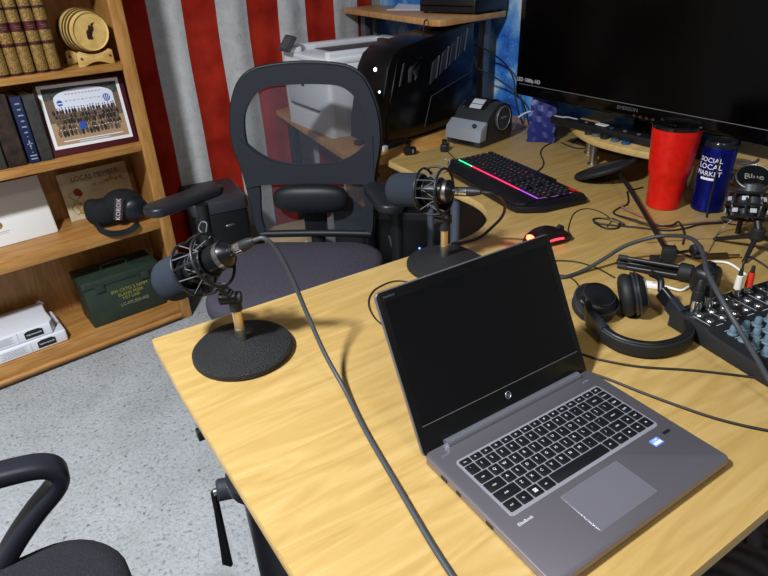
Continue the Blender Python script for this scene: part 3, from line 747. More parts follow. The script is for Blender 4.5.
MB().prism(rrect(.108, .064, .003, 4, .1510, -.1890), LT - .0004, LT + .0003, 0).build('touchpad_rim', mat('bright_rim', 'c8c8d2', .25, .8), T)
MB().prism(rrect(.1062, .0622, .0026, 4, .1510, -.1890), LT - .0004, LT + .0005, 0).build('touchpad', mat('touchpad', '8a8894', .38, .6), T)
MB().prism(rrect(.018, .013, .0012, 2, .2800, -.1655), LT, LT + .0003).build('sticker', mat('blue_sticker', '5c86d6', .4), T)
MB().box((.2800, -.1675, LT + .0004), (.014, .0045, .0002)).text('CORE', .0042, Mx.Translation((.2800, -.1625, LT + .0004)), .0001).build('sticker_print', M_WPRINT, T)
MB().prism(rrect(.015, .0045, .002, 3, .3085, -.161), LT, LT + .0006).build('fingerprint_strip', M_BLK, T)
MB().text('EliteBook', .0062, Mx.Translation((.0355, -.1592, LT + .0002)), .0001).build('lettering', M_KLEG, T)
for x in (.3035, .3115): MB().prism(rrect(.006, .0035, .0015, 3, x, -.0175), LT, LT + .0006).build('button', M_ALUH, T)
MB().prism(rrect(.014, .0045, .0012, 3, .0245, -.0175), LT, LT + .0006).build('power_button', M_ALUH, T)
# hinge bar
MB().cyl((.037, -.001, .0160), (.308, -.001, .0160), .0072, n=20).build('hinge_bar', M_ALUH, T)
# lid (leans back 28 degrees)
a = D2R(28.24)
LM = frame((0, .002, .0115), (1, 0, 0), (0, math.sin(a), math.cos(a)))
HL = .2375
lid = MB().prism(rrect(LW, HL + .004, .009, 6, LW / 2, HL / 2 - .002), -.0068, -.0012, .002, LM).build('lid', M_ALU, T)
MB().prism(rrect(LW - .0035, HL + .0005, .0075, 6, LW / 2, HL / 2 - .002), -.0013, .0, .0004, LM).build('screen_bezel', mat('bezel_black', '08090b', .3), lid)
MB().prism(rrect(.3105, .1815, .0015, 2, LW / 2, .1310), .0, .00025, 0, LM).build('screen', M_SCR, lid)
MB().box((LW / 2, .0385, .0004), (.312, .0007, .0004), 0, LM).build('screen_edge', mat('screen_edge', '6f6f72', .4), lid)
lg = MB().torus(LM @ V((LW / 2, .0245, .0004)), LM.to_3x3() @ V((0, 0, 1)), .0052, .0006, 24, 6).text('hp', .0085, LM @ Mx.Translation((LW / 2, .0250, .0003)), .0002)
lg.build('logo', mat('logo_silver', 'a9adb8', .3, .7), lid)
MB().text('EliteBook', .0048, LM @ Mx.Translation((.021, HL - .0095, .0004)), .0001).build('lid_lettering', mat('dim_grey', '4a4c52', .6), lid)
MB().cyl(LM @ V((LW / 2, HL - .008, 0)), LM @ V((LW / 2, HL - .008, .0006)), .0022, n=12).build('webcam', M_GLOSS, lid)
# ================================================================= microphones, stands and their cables
M_MICB = mat('mic_body_black', '121316', .32, .3)
M_CORD = mat('elastic_cord', '55585e', .6)
M_CRINK = mat('stand_crackle', '16171a', .6, bump=(420, 1.0))
M_TUBE = mat('nickel_tube', 'd9c39a', .28, .85)
def mic_stand(x, y, ptop, label, c, axis, br):
    """round-base stand; c is the middle of the shock mount, axis the microphone axis"""
    t = thing('mic_stand', label, 'microphone stand', place(x, y, DT + .0004), 'two desk microphone stands')
    L = lambda p: V(p) - V((x, y, DT + .0004))
    MB().lathe([(0, 0), (br - .002, 0), (br, .003), (br, .011), (br - .004, .015), (br * .8, .018), (.03, .024), (.014, .028), (0, .028)], None, 48).build('round_base', M_CRINK, t, None, 30)
    MB().cyl((0, 0, .026), (0, 0, .052), .0098, n=18).build('collar', M_STEEL, t)
    top = L(ptop)
    MB().cyl((0, 0, .050), (0, 0, .092), .0085, n=18).build('tube', M_TUBE, t)
    MB().tube([(0, 0, .090), (0, 0, .104), V((0, 0, .104)).lerp(top, .5), top], lambda u: .0115 - .003 * u, 12, 4).build('swivel_arm', M_BLKM, t)
    k = V((0, 0, .104)).lerp(top, .45)
    MB().cyl(k - V((.018, -.012, 0)), k + V((.014, -.010, 0)), .011, n=16, bev=.002).build('tilt_knob', M_BLKM, t)
    A = V(axis).normalized(); cc = L(c) + A * .010; X, Y, Z = basis(A)
    rg = MB()
    for s, rr in ((-.024, .047), (.024, .047)): rg.torus(cc + A * s, A, rr, .0028, 36, 8)
    for q in range(4):
        an = TAU * q / 4 + .4; d = X * math.cos(an) + Y * math.sin(an)
        rg.tube([cc - A * .024 + d * .047, cc + d * .051, cc + A * .024 + d * .047], .0026, 6, 4)
    rg.build('shock_mount_cage', M_BLK, t)
    ir = MB()
    for s in (-.016, .016): ir.torus(cc + A * s, A, .0262, .0022, 30, 8)
    for q in range(3):
        an = TAU * q / 3; d = X * math.cos(an) + Y * math.sin(an); ir.tube([cc - A * .016 + d * .0268, cc + A * .016 + d * .0268], .0025, 6)
    ir.build('inner_ring', M_BLK, t)
    cd = MB()
    for q in range(8):
        an = TAU * q / 8; bn = TAU * (q + .5) / 8; s = 1 if q % 2 else -1
        d = X * math.cos(an) + Y * math.sin(an); e = X * math.cos(bn) + Y * math.sin(bn)
        cd.tube([cc + A * .024 * s + d * .048, cc - A * .016 * s + e * .0275], .0011, 6); cd.tube([cc - A * .016 * s + e * .0275, cc + A * .024 * s + (X * math.cos(an + TAU / 8) + Y * math.sin(an + TAU / 8)) * .048], .0011, 6)
    cd.build('elastic_cord', M_CORD, t)
    lo = V((0, 0, -1)); lo = (lo - A * lo.dot(A)).normalized()
    MB().tube([top, top.lerp(cc + lo * .050, .6), cc + lo * .050], .0085, 10).build('mount_bracket', M_BLK, t)
    cp = MB(); d = (V((.5, -.3, .9)) - A * V((.5, -.3, .9)).dot(A)).normalized()
    cp.tube([cc - A * .026 + d * .049, cc - A * .032 + d * .062, cc - A * .022 + d * .068, cc - A * .012 + d * .060, cc - A * .018 + d * .049], .0012, 6, 5)
    cp.build('clip_wire', M_CORD, t)
    return t
def microphone(c, axis, label, foam0, foam1, fr, rear, xlr):
    c = V(c); A = V(axis).normalized()
    f0, f1 = foam0, foam1
    X, Y, Z = basis(A); M = Mx.Identity(4)
    for i in range(3): M[i][0] = X[i]; M[i][1] = Y[i]; M[i][2] = Z[i]; M[i][3] = c[i]
    t = thing('microphone', label, 'microphone', M, 'two podcast microphones in shock mounts')
    MB().lathe([(0, rear), (.010, rear), (.0115, rear + .002), (.0225, rear + .012), (.0235, rear + .016), (.0235, f0 + .03), (0, f0 + .03)], None, 30).build('body', M_MICB, t)
    MB().lathe([(.0237, rear + .012), (.0239, rear + .012), (.0239, rear + .022), (.0237, rear + .022)], None, 30).build('trim_ring', M_STEEL, t)
    n = 10; L = f1 - f0
    prof = [(0, f0 + .012), (fr * .72, f0 + .008), (fr * .82, f0 + .001), (fr * .92, f0), (fr * .985, f0 + .006)] + [(fr, f0 + .012 + (L - .012 - fr * .8) * i / 3) for i in range(4)] + [(fr * math.cos(a), f1 - fr * .8 + fr * .8 * math.sin(a)) for a in [math.pi / 2 * i / n for i in range(1, n + 1)]]
    MB().lathe(prof, None, 36).build('foam_windscreen', M_FOAM, t, None, 70)
    x = MB().lathe([(0, rear - xlr), (.0055, rear - xlr), (.0095, rear - xlr * .72), (.0095, rear - xlr * .5), (0, rear - xlr * .5)], None, 20)
    x.build('plug_boot', M_CABLE, t)
    MB().lathe([(0, rear - xlr * .5), (.0098, rear - xlr * .5), (.0098, rear - .001), (.0085, rear + .001), (0, rear + .001)], None, 20).build('plug_shell', M_CHROME, t)
    return t
A1 = V((.308, .955, .882)) - V((.385, .832, .959)); c1 = V((.349, .890, .923))
mic_stand(.374, .867, (.366, .870, .868), 'round-base desk stand nearest the desk corner, holding the tilted microphone', c1, A1, .0905)
microphone(c1, A1, 'tilted black microphone with round foam cap nearest the desk corner', .050, .120, .0390, -.056, .052)
A2 = V((-.333, .943, -.12)); c2 = V((.870, .863, .921))
mic_stand(.881, .854, (.878, .858, .868), 'round-base desk stand partly hidden behind the laptop lid', c2, A2, .0850)
microphone(c2, A2, 'level black microphone with foam cap behind the laptop screen', .036, .126, .0375, -.038, .060)

def cable(name, label, pts, r, m=None, cat='cable', k=7, grp=None):
    return world_solo(name, MB().tube(pts, r, 8, k), m or M_CABLE, label, cat, grp, 60)
Zc = DT
CAB = [
 ('microphone_cable', 'thick grey cable running from the near corner microphone across the desk front', .0040, M_CABLEG, [[.3995,.810,.9735],[.412,.795,.977],[.427,.784,.952],[.438,.770,.905],[.442,.745,.85],[.44,.697,.79],[.434,.639,.752],[.404,.551,.7445],[.367,.435,.7445],[.339,.346,.7445],[.324,.291,.7445],[.31,.241,.7445]]),
 ('microphone_cable', 'black cable looping down from the rear microphone plug to the desk', .0036, None, [[.9025,.7715,.9325],[.922,.752,.928],[.966,.768,.902],[1.001,.785,.868],[1.030,.815,.828],[1.045,.855,.785],[1.035,.885,.752],[.995,.905,.7445],[.973,.915,.7445],[.974,.880,.7445],[.970,.830,.7445],[.957,.770,.7445],[.93,.72,.7445]]),
 ('thin_cable', 'thin black cable curling round the upper left corner of the laptop lid', .0016, None, [[.60,.60,.7422],[.606,.70,.7422],[.614,.755,.7422],[.622,.793,.7422],[.642,.833,.7422],[.67,.863,.7422],[.707,.879,.7422],[.757,.870,.7422],[.786,.80,.7422],[.82,.76,.7422]]),
 ('microphone_cable', 'thick grey cable arching over the mini tripod and down across the mixer', .0042, M_CABLEG, [[.90,.66,.7446],[.993,.651,.7446],[1.023,.628,.7446],[1.077,.615,.747],[1.125,.598,.765],[1.171,.58,.785],[1.207,.543,.805],[1.21,.502,.822],[1.16,.443,.85],[1.066,.382,.872],[.987,.34,.878],[.936,.295,.868],[.912,.255,.845],[.905,.215,.808],[.897,.174,.77],[.865,.123,.7455],[.80,.03,.7446]]),
 ('thin_cable', 'thin black cable on the desk between mouse and headphones', .0016, None, [[1.02,.73,.7422],[1.071,.697,.7422],[1.104,.658,.7422],[1.111,.608,.7422],[1.098,.555,.7422]]),
 ('headphone_cable', 'short black cable leading from the laptop lid to the headphones', .0016, None, [[.95,.63,.7422],[1.013,.644,.7422],[1.032,.632,.7422],[1.026,.606,.7422],[1.002,.575,.7422],[.972,.545,.752],[.965,.533,.757]]),
 ('thin_cable', 'black cable on the desk passing just below the headphones', .0020, None, [[.775,.50,.7425],[.803,.446,.7425],[.813,.412,.7425],[.843,.356,.7425],[.903,.283,.7425],[.968,.185,.7425],[1.002,.12,.7425]]),
 ('thin_cable', 'black cable leaving the laptop right edge towards the photo edge', .0022, None, [[.769,.40,.7425],[.776,.366,.7425],[.782,.322,.7425],[.793,.263,.7425],[.807,.209,.7425],[.833,.153,.7425],[.876,.088,.7425]]),
 ('mouse_cable', 'thin cable rising from the front of the glowing mouse', .0013, None, [[1.212,.748,.752],[1.24,.770,.744],[1.28,.793,.7417],[1.339,.822,.7417],[1.382,.829,.7417],[1.407,.814,.7417],[1.404,.775,.7417],[1.377,.733,.7417],[1.33,.715,.7417]]),
 ('tangled_cable', 'black cable in the tangle before the red tumbler, with a silver plug', .0026, None, [[1.33,.752,.7422],[1.318,.712,.7422],[1.342,.692,.7422],[1.375,.715,.7422],[1.368,.755,.7422],[1.345,.765,.7422],[1.335,.735,.7422],[1.375,.662,.7422],[1.409,.600,.7422],[1.45,.575,.7422],[1.50,.560,.7422],[1.55,.525,.7422]]),
 ('tangled_cable', 'coppery cable in the tangle running towards the blue bottle', .0026, mat('copper_cable', '8a6a58', .4), [[1.48,.762,.7460],[1.462,.745,.7460],[1.441,.674,.7460],[1.426,.620,.7460],[1.46,.592,.7460],[1.52,.555,.7460],[1.545,.535,.7460],[1.60,.515,.7460],[1.70,.53,.7460],[1.76,.53,.7460]]),
 ('tangled_cable', 'black cable looped behind the pop filter arm before the tumbler', .0024, None, [[1.659,.80,.7418],[1.60,.812,.7418],[1.573,.798,.7418],[1.51,.762,.7418],[1.46,.762,.7418],[1.42,.750,.7418],[1.40,.69,.7495],[1.40,.63,.7495],[1.43,.60,.7495],[1.463,.597,.7495],[1.42,.56,.7418],[1.36,.535,.7418]]),
 ('keyboard_cable', 'black cable running from the back of the lit keyboard to the wall', .0021, None, [[1.536,1.104,.746],[1.60,1.12,.7425],[1.663,1.155,.7425],[1.74,1.225,.7425],[1.807,1.262,.7425],[1.925,1.30,.7425],[1.95,1.42,.7425],[1.99,1.44,.7425]]),
 ('thin_cable', 'black cable lying beneath the birch riser edge, nearest its left leg', .0021, None, [[1.90,1.25,.7425],[1.875,1.176,.7425],[1.899,1.131,.7425],[1.905,1.031,.7425],[1.90,.942,.7425]]),
 ('thin_cable', 'black cable curving behind the blue bag towards the riser', .0018, None, [[1.92,1.22,.7422],[1.976,1.232,.7422],[1.955,1.187,.7422],[1.93,1.10,.7422],[1.95,1.0,.7422]]),
]
for nm, lb, r, m, pts in CAB: cable(nm, lb, pts, r, m)
# ================================================================= computer tower, printers, keyboard, mouse
T = thing('computer_tower', 'black gaming computer tower with slanted vents standing on the computer desk', 'computer', place(1.372, 1.660, .7405, 6))
body = [(0, .035), (.03, .018), (.560, .018), (.560, .386), (.51, .388), (.13, .346), (.085, .322), (.055, .28), (.005, .10)]
MB().prism(body, -.155, 0, .006, Mx.Rotation(D2R(90), 4, 'X')).build('case', mat('tower_black', '0b0b0d', .3), T)
# side sheet raised slightly, panel seam, badge, vents
def side(p, th=.002): return Mx.Rotation(D2R(90), 4, 'X')
SD = Mx.Rotation(D2R(90), 4, 'X')
MB().prism([(.035, .035), (.548, .035), (.548, .376), (.14, .332), (.10, .30), (.04, .11)], 0, .004, .002, SD).build('side_sheet', mat('tower_side', '0a0a0c', .22), T)
vt = MB()
M_VENT = mat('vent_grey', '44464b', .4, .4)
for k in range(4):
    x = .275 + k * .058; z = .195 + k * .026
    MB().prism([(x, z), (x + .036, z + .02), (x + .052, z + .095), (x + .018, z + .078)], .004, .007, .001, SD).build('vent', M_VENT, T)
    MB().prism([(x + .038, z + .018), (x + .042, z + .02), (x + .058, z + .098), (x + .054, z + .096)], .004, .0075, 0, SD).build('vent_rib', mat('rib_light', '8e9095', .4, .5), T)
MB().prism([(.105, .215), (.113, .218), (.138, .292), (.130, .290)], .004, .007, 0, SD).build('accent_stripe', M_VENT, T)
MB().prism([(.155, .222), (.170, .222), (.175, .262), (.230, .300), (.224, .285), (.18, .255), (.195, .235), (.192, .225), (.205, .235), (.195, .262), (.170, .275), (.158, .262)], .004, .007, 0, SD).build('emblem', mat('emblem_grey', '6a6c72', .35, .6), T)
MB().prism([(.245, .045), (.546, .045), (.546, .208), (.285, .15)], .004, .0062, .001, SD).build('lower_panel', mat('tower_panel', '0e0e10', .18), T)
MB().tube([(.245, -.0065, .045), (.285, -.0065, .151), (.546, -.0065, .209)], .0013, 6).build('panel_seam', mat('seam_grey', '5b5d62', .4, .5), T)
for z, y, r in ((.275, .060, .0065), (.205, .025, .004), (.15, .020, .0022), (.135, .02, .0022)):
    MB().ball((.005 + .05 * (z - .10) / .18, y, z), r, None, 10, 6).build('indicator_light', mat('indicator_glow', 'ffffff', .4, emit='f4f6ff', estr=4), T)
MB().box((.02, -.004, .010), (.024, .016, .02), .003).build('foot', M_WHITE, T)
for x, y in ((.46, .01), (.46, .135), (.03, .135)): MB().box((x, y, .009), (.04, .03, .018), .003).build('foot', M_BLK, T)
MB().prism([(.03, 0), (.18, 0), (.13, .03), (.06, .03)], -.012, .0, .002, SD).build('base_skirt', M_BLKM, T)

# ---- laser printer
P0 = V((1.357, 1.930)); E1 = V((.13, .99)); rot = math.degrees(math.atan2(E1.y, E1.x)) - 90
T = thing('laser_printer', 'white and grey laser printer with tilted control screen behind the chair', 'printer', place(P0.x, P0.y, .7405, rot))
M_PW = mat('printer_white', 'e6e9ee', .45)
M_PG = mat('printer_grey', '3b3d43', .5)
PX_, PY_ = .50, .40
MB().prism(rrect(PX_, PY_, .02, 5, PX_ / 2, PY_ / 2), .0, .276, .006).build('body', M_PW, T)
MB().prism([(.005, .02), (.40, .02), (.40, PY_ - .01), (.005, PY_ - .01), (-.012, PY_ - .06), (-.012, .07)], .10, .252, .008).build('front_door', mat('printer_door', 'd8dce4', .45), T)
MB().box((-.013, .20, .10), (.004, .26, .004)).build('door_gap', M_PG, T)
MB().box((-.014, .20, .190), (.006, .02, .018), .002).build('door_latch', M_PG, T)
MB().prism(rrect(PX_, PY_, .02, 5, PX_ / 2, PY_ / 2), .276, .298, .006).build('top_cover', M_PW, T)
MB().prism([(.12, .05), (.44, .05), (.44, .34), (.12, .34)], .297, .2995, 0).build('paper_tray', M_PG, T)
for q in ([(.02, .01), (.46, .01), (.46, .05), (.02, .05)], [(.02, .33), (.46, .33), (.46, .38), (.02, .38)], [(.43, .04), (.49, .04), (.49, .36), (.43, .36)]):
    MB().prism(q, .294, .319, .005).build('tray_wall', M_PW, T)
MB().box((.38, .20, .312), (.03, .06, .025), .004).build('paper_stop', M_PG, T)
MB().box((.012, .310, .308), (.05, .05, .02), .004).build('screen_arm', M_PW, T)
sm = Mx.Translation((-.012, .310, .332)) @ Mx.Rotation(D2R(-52), 4, 'Y')
pn = MB().prism(rrect(.068, .090, .006, 4), -.007, .006, .002, sm).build('control_panel', M_PG, T)
MB().prism(rrect(.050, .066, .003, 3), .006, .0068, 0, sm).build('panel_screen', M_GLOSS, pn)

# ---- label printer
T = thing('label_printer', 'small grey and silver label printer with curved lid beside the lit keyboard', 'printer', place(1.640, 1.500, DT + .0004, 95 + 90 - 0))
# local: x to the right seen from the front, y towards the front is negative
T.matrix_basis = place(1.642, 1.500, DT + .0004, -85)
M_LPD = mat('label_printer_dark', '2c2d31', .45); M_LPS = mat('label_printer_silver', '9ba1ab', .4, .3)
sp_ = [(.0, 0), (.195, 0), (.20, .02), (.20, .09), (.18, .125), (.14, .142), (.10, .140), (.06, .115), (.035, .085), (0.004, .062), (-.006, .03)]
SY = frame((-.078, 0, 0), (0, 1, 0), (0, 0, 1))
MB().prism([(x, z) for x, z in sp_], 0, .156, .006, SY).build('housing', M_LPD, T)
MB().prism([(-.009, .022), (.03, .022), (.038, .086), (.030, .088), (-.003, .065)], -.003, .159, .004, SY).build('front_panel', M_LPS, T)
MB().box((0, -.0065, .016), (.10, .006, .010), .001).build('label_slot', M_GLOSS, T)
MB().cyl((.045, .006, .0735), (.045, .001, .0790), .008, n=18).build('feed_button', mat('button_blue_grey', '2b3550', .4), T)
MB().text('label', .011, frame((-.03, .008, .075), (1, 0, 0), (0, .55, .5)), .0003).build('faint_lettering', mat('faint_grey', '6f757f', .5), T) if False else None
lid = MB()
lp = [(.045, .088), (.07, .117), (.105, .1425), (.14, .1445), (.178, .128)]
lid.sweep([(-.012, y, z + .001) for y, z in lp], [(-.052, -.003), (.052, -.003), (.052, .003), (-.052, .003)], (0, -.5, 1), 4)
lid.build('lid', mat('smoked_lid', '17181c', .12), T)
MB().sweep([(-.005, y, z + .0042) for y, z in ((.070, .1172), (.085, .1290), (.100, .1400), (.108, .1430))], [(-.026, 0), (.026, 0), (.026, .0012), (-.026, .0012)], (0, -.5, 1), 3).build('paper_window', mat('label_paper', 'b9bcc2', .6), T)
MB().box((-.05, .075, .124), (.006, .03, .004), .001, None).build('lid_catch', M_STEEL, T)
dk = MB().cyl((.079, .125, .088), (.088, .125, .088), .044, n=32, bev=.002).build('roll_cover', mat('roll_cover_grey', '3e4046', .4), T)
MB().torus((.088, .125, .088), (1, 0, 0), .042, .0012, 32, 6).build('roll_rim', M_LPS, dk)
g = MB()
for i in range(5): g.box((.0884, .140 - i * .0075, .091), (.0006, .005, .006))
g.build('faint_lettering', mat('faint_print', '85888f', .5), dk)

# ---- small plugs on the desk
def dongle(x, y, lab, rot):
    t = thing('usb_dongle', lab, 'adapter', place(x, y, DT + .0004, rot), 'small dongles before the tower')
    MB().box((0, 0, .013), (.042, .026, .026), .004).build('body', M_BLK, t)
    MB().box((-.006, 0, .034), (.012, .018, .018), .002).build('plug', M_GLOSS, t)
    MB().box((.006, -.0135, .014), (.004, .001, .012)).build('mark', M_LPS, t)
dongle(1.428, 1.560, 'black dongle on the desk directly before the computer tower', -20)
dongle(1.545, 1.500, 'black dongle on the desk at the front left of the label printer', 30)
cable('thin_cable', 'short cable from the dongle to the lit keyboard', [[1.545, 1.49, .7424], [1.51, 1.43, .7424], [1.492, 1.40, .7424], [1.485, 1.375, .7424]], .0018)

# ---- gaming keyboard
KB = place(1.322, 1.136, DT + .0004, -106)
T = thing('gaming_keyboard', 'black gaming keyboard with coloured light strip and angular wrist rest', 'keyboard', KB)
# local x left->right, y towards the back
kbW = .50
hw = kbW / 2
M_KBK = mat('keyboard_black', '121216', .4)
base = [(-hw, .04), (-hw + .02, .02), (-.16, -.014), (.185, -.024), (.212, -.020), (.228, .0), (hw, .050), (hw, .19), (hw - .03, .205), (.10, .205), (.085, .218), (-.12, .218), (-.135, .205), (-hw + .015, .205), (-hw, .19)]
MB().prism(base, .0, .020, .005).build('case', M_KBK, T)
MB().prism([(-hw + .004, .045), (-.205, .012), (-.16, -.010), (.180, -.020), (.206, -.016), (.218, .004), (.205, .052), (-.215, .052)], .018, .026, .004).build('wrist_rest', mat('wrist_rest_black', '0d0d10', .55), T)
def glow(name, c, s): return mat(name, c, .4, emit=c, estr=s)
seg = [('a', -.215, -.135, '35f08a'), ('b', -.135, -.06, 'ff3050'), ('c', -.06, .12, 'ff2a62'), ('d', .12, .205, 'b04ad8')]
for k, x0, x1, c in seg:
    MB().box(((x0 + x1) / 2, .0555, .0262), (x1 - x0, .0028, .0016)).build('light_strip', glow('strip_glow_' + k, c, {'a': 1.6, 'b': 1.5, 'c': 1.5, 'd': .55}[k]), T)
MB().tube([(.206, .058, .0268), (.214, .10, .0268), (.214, .165, .0268)], .0009, 6).build('light_strip', glow('strip_glow_e', '8a4bb0', .4), T)
KEYM = mat('gaming_key', '15151a', .5); LEG = glow('key_glow', 'd0305a', .25); LEG2 = mat('key_legend_dim', '6a6a78', .6)
cols_ = [(-.212, 15), (.088, 3), (.148, 4)]
pitch = .0192
krows = 6
nk = 0
for r_ in range(krows):
    yy_ = .066 + r_ * .0200 + (.006 if r_ == 5 else 0); zz_ = .027 + r_ * .0012
    sets = []
    if r_ == 0: sets = [(-.214, w) for w in ()]; lay = [1.25, 1.25, 1.25, 5.6, 1.25, 1.25, 1.25, 1.9]
    elif r_ == 1: lay = [2.2] + [1] * 10 + [1.8]
    elif r_ == 2: lay = [1.75] + [1] * 11 + [2.25]
    elif r_ == 3: lay = [1.5] + [1] * 12 + [1.5]
    elif r_ == 4: lay = [1] * 13 + [2]
    else: lay = [1] * 13 + [2]
    x = -.214; tot = .288; s_ = sum(lay)
    allk = []
    for w in lay:
        W_ = tot * w / s_; allk.append((x, W_)); x += W_
    allk = [a for a in allk]
    xn = .083
    for q in range(2 if r_ in (1, 3) else 3): allk.append((xn + q * .0185, .0185))
    for q in range(3 if r_ in (0, 2) else 4): allk.append((.145 + q * .0178, .0178))
    for x, W_ in allk:
        if nk >= 100: break
        nk += 1
        m = MB(); q0 = rrect(W_ - .0015, .0183, .002, 2, x + W_ / 2, yy_); q1 = rrect(W_ - .0055, .0138, .002, 2, x + W_ / 2, yy_ + .0008)
        n = len(q0); m.add([(a, b, zz_ - .005) for a, b in q0] + [(a, b, zz_ + .0045) for a, b in q1], [[n + i for i in range(n)]] + [[i, (i + 1) % n, n + (i + 1) % n, n + i] for i in range(n)])
        hot = R.random() < .06
        m.slot(2 if hot else 1).box((x + W_ / 2 - .001, yy_ + .002, zz_ + .0046), (.004, .0045 if not hot else .006, .0003))
        m.build('key', [KEYM, LEG2, LEG], T)
MB().prism([(.160, .196), (.205, .196), (.210, .200), (.156, .200)], .020, .0215, 0).prism([(.172, .188), (.198, .188), (.194, .192), (.176, .192)], .020, .0215, 0).build('indicator_badge', glow('badge_glow', '9c1616', .35), T)

# ---- mouse
T = thing('mouse', 'dark gaming mouse glowing red at its back, beside the laptop lid', 'mouse', place(1.152, .768, DT + .0004, -106))
vs = []
mo = MB()
prof_ = [(0, .020, .010), (.012, .027, .026), (.035, .031, .037), (.06, .031, .039), (.085, .029, .032), (.108, .026, .022), (.122, .018, .012)]
n = 16
for y_, w, hh in [(p.x, p.y, p.z) for p in spline(prof_, 3)]:
    vs += [(w * math.copysign(abs(math.cos(a)) ** .7, math.cos(a)), y_ - .06, max(.0015, hh * (.5 + .5 * math.sin(a)) if math.sin(a) > 0 else .0015 + hh * .5 * (1 - abs(math.sin(a)) ** .5))) for a in [TAU * i / n for i in range(n)]]
L_ = len(vs) // n
fs = [(i * n + j, i * n + (j + 1) % n, (i + 1) * n + (j + 1) % n, (i + 1) * n + j) for i in range(L_ - 1) for j in range(n)] + [tuple(range(n))[::-1], tuple((L_ - 1) * n + j for j in range(n))]
mo.add(vs, fs).build('shell', mat('mouse_black', '1a1214', .35), T, None, 60)
MB().cyl((-.005, .035, .0285), (.005, .035, .0285), .009, n=16).build('scroll_wheel', M_BLKM, T)
MB().ball((0, -.052, .021), (.013, .008, .008), None, 14, 8).build('logo_light', glow('red_glow', 'ff2a1a', 22), T)
MB().tube([(-.031, -.02, .018), (-.0315, .0, .019), (-.0305, .022, .017)], .0024, 8, 3).build('side_light', glow('red_glow_side', 'ff2a3a', 5), T)
MB().tube([(.031, -.02, .018), (.0315, .0, .019), (.0305, .022, .017)], .0024, 8, 3).build('side_light', glow('red_glow_far', 'ff2a3a', 3), T)

# ---- crinkled blue bag behind the keyboard
bm = bmesh.new(); bmesh.ops.create_cube(bm, size=1); bmesh.ops.subdivide_edges(bm, edges=bm.edges[:], cuts=7, use_grid_fill=True)
for w in bm.verts:
    z = w.co.z + .5; p = w.co.copy()
    w.co = V((p.x * .10 * (1 - .12 * z), p.y * (.085 - .04 * z * z), z * .150))
    w.co += V((math.sin(p.z * 19 + p.y * 7), math.sin(p.z * 23 + p.x * 9), .4 * math.sin(p.x * 17))) * .0035
    w.co.z = max(w.co.z, 0)
T = tag(MB().addbm(bm).build('blue_bag', mat('blue_foil', '14206a', .4, .1), None, place(1.895, 1.335, DT + .0004, -60), 20), 'crinkled deep blue bag standing below the television left corner', 'bag')
# ================================================================= television and things on the riser
TVD = V((-.138, -.99, 0))          # along the screen, left to right as seen
tvx, tvy = 1.852 - .138 * .56, 1.440 - .99 * .56
rotz = math.degrees(math.atan2(-.99, -.138))
RZ = DT + .0995
T = thing('television', 'large flat black television switched off, standing on the birch riser', 'television', place(tvx, tvy, RZ + .0006, rotz))
# local x: right along the screen, -y faces the viewer
TW, TH, ZB = 1.12, .66, .060
M_BZ = mat('tv_bezel', '060607', .12, coat=.1)
q = rrect(TW, TH, .018, 5, 0, ZB + TH / 2)
FXM = Mx.Rotation(D2R(90), 4, 'X')
MB().prism(q, -.05, 0, .006, FXM).build('housing', M_BZ, T)
MB().prism(rrect(TW - .05, TH - .07, .004, 2, 0, ZB + .043 + (TH - .07) / 2), 0, .0008, 0, FXM).build('screen', mat('tv_screen', '020203', .2, spec=.22), T)
MB().box((.0, -.0012, ZB + .041), (TW - .04, .0016, .0014)).build('bezel_line', mat('bezel_line', '77787c', .4), T)
MB().text('EMERSON', .0150, Mx.Translation((-.068, -.0008, ZB + .026)) @ FXM, .0003, 1.15).build('lettering', mat('tv_letter', '5c5e63', .4), T)
MB().text('LED 1080p HD', .0185, Mx.Translation((-.495, -.0012, ZB + .056)) @ FXM, .0003, 1.0).build('corner_lettering', mat('tv_sticker', 'c8cad2', .5), T)
ic = MB()
for k in range(4): ic.box((-.04 + .022 * k, -.0012, ZB + .010), (.009, .0006, .007))
ic.build('button_mark', mat('red_mark', '4c2422', .5), T)
MB().box((0, .07, .035), (.16, .03, .08), .006).build('neck', M_BZ, T)
MB().prism([(x, y) for x, y in rrect(.44, .20, .08, 8, 0, .115)], 0, .010, .004).build('stand_base', M_GLOSS, T)

def lw(x, y, z): return V((x, y, z))
# small things on the riser edge
def cap(x, y, col, label):
    t = thing('bottle_cap', label, 'bottle cap', place(x, y, RZ + .0004), 'small caps on the riser edge')
    MB().lathe([(0, 0), (.0125, 0), (.0135, .001), (.013, .006), (.010, .008), (0, .008)], None, 20).build('shell', mat('cap_' + col, col, .4, .3), t)
    MB().cyl((0, 0, .0078), (0, 0, .0086), .006, n=16).build('printed_disc', M_STEEL, t)
for x, y, c, lb in ((1.741, 1.048, '33353b', 'dark grey cap at the left end of the row on the riser edge'),
                    (1.735, 1.018, '6c6f78', 'pale grey cap, second from the left on the riser edge'),
                    (1.728, .984, '2a2b30', 'black cap in the middle of the row on the riser edge'),
                    (1.720, .944, '4d6f8e', 'grey-blue cap, second from the tumbler on the riser edge'),
                    (1.715, .905, '2d5f9a', 'bright blue cap on the riser edge nearest the tumbler')): cap(x, y, c, lb)
BAR = place(tvx, tvy, RZ + .0006, rotz) @ Mx.Translation((-.055, -.022, 0))
t = thing('media_box', 'low black device lying along the riser below the television screen', 'device', BAR)
MB().box((0, 0, .0125), (.56, .046, .025), .004).build('case', M_BLK, t)
MB().prism([(-.275, -.012), (-.235, -.012), (-.228, .006), (-.19, .006), (-.19, .012), (-.238, .012), (-.246, -.004), (-.272, -.004)], .025, .0256).build('pale_mark', M_WPRINT, t)
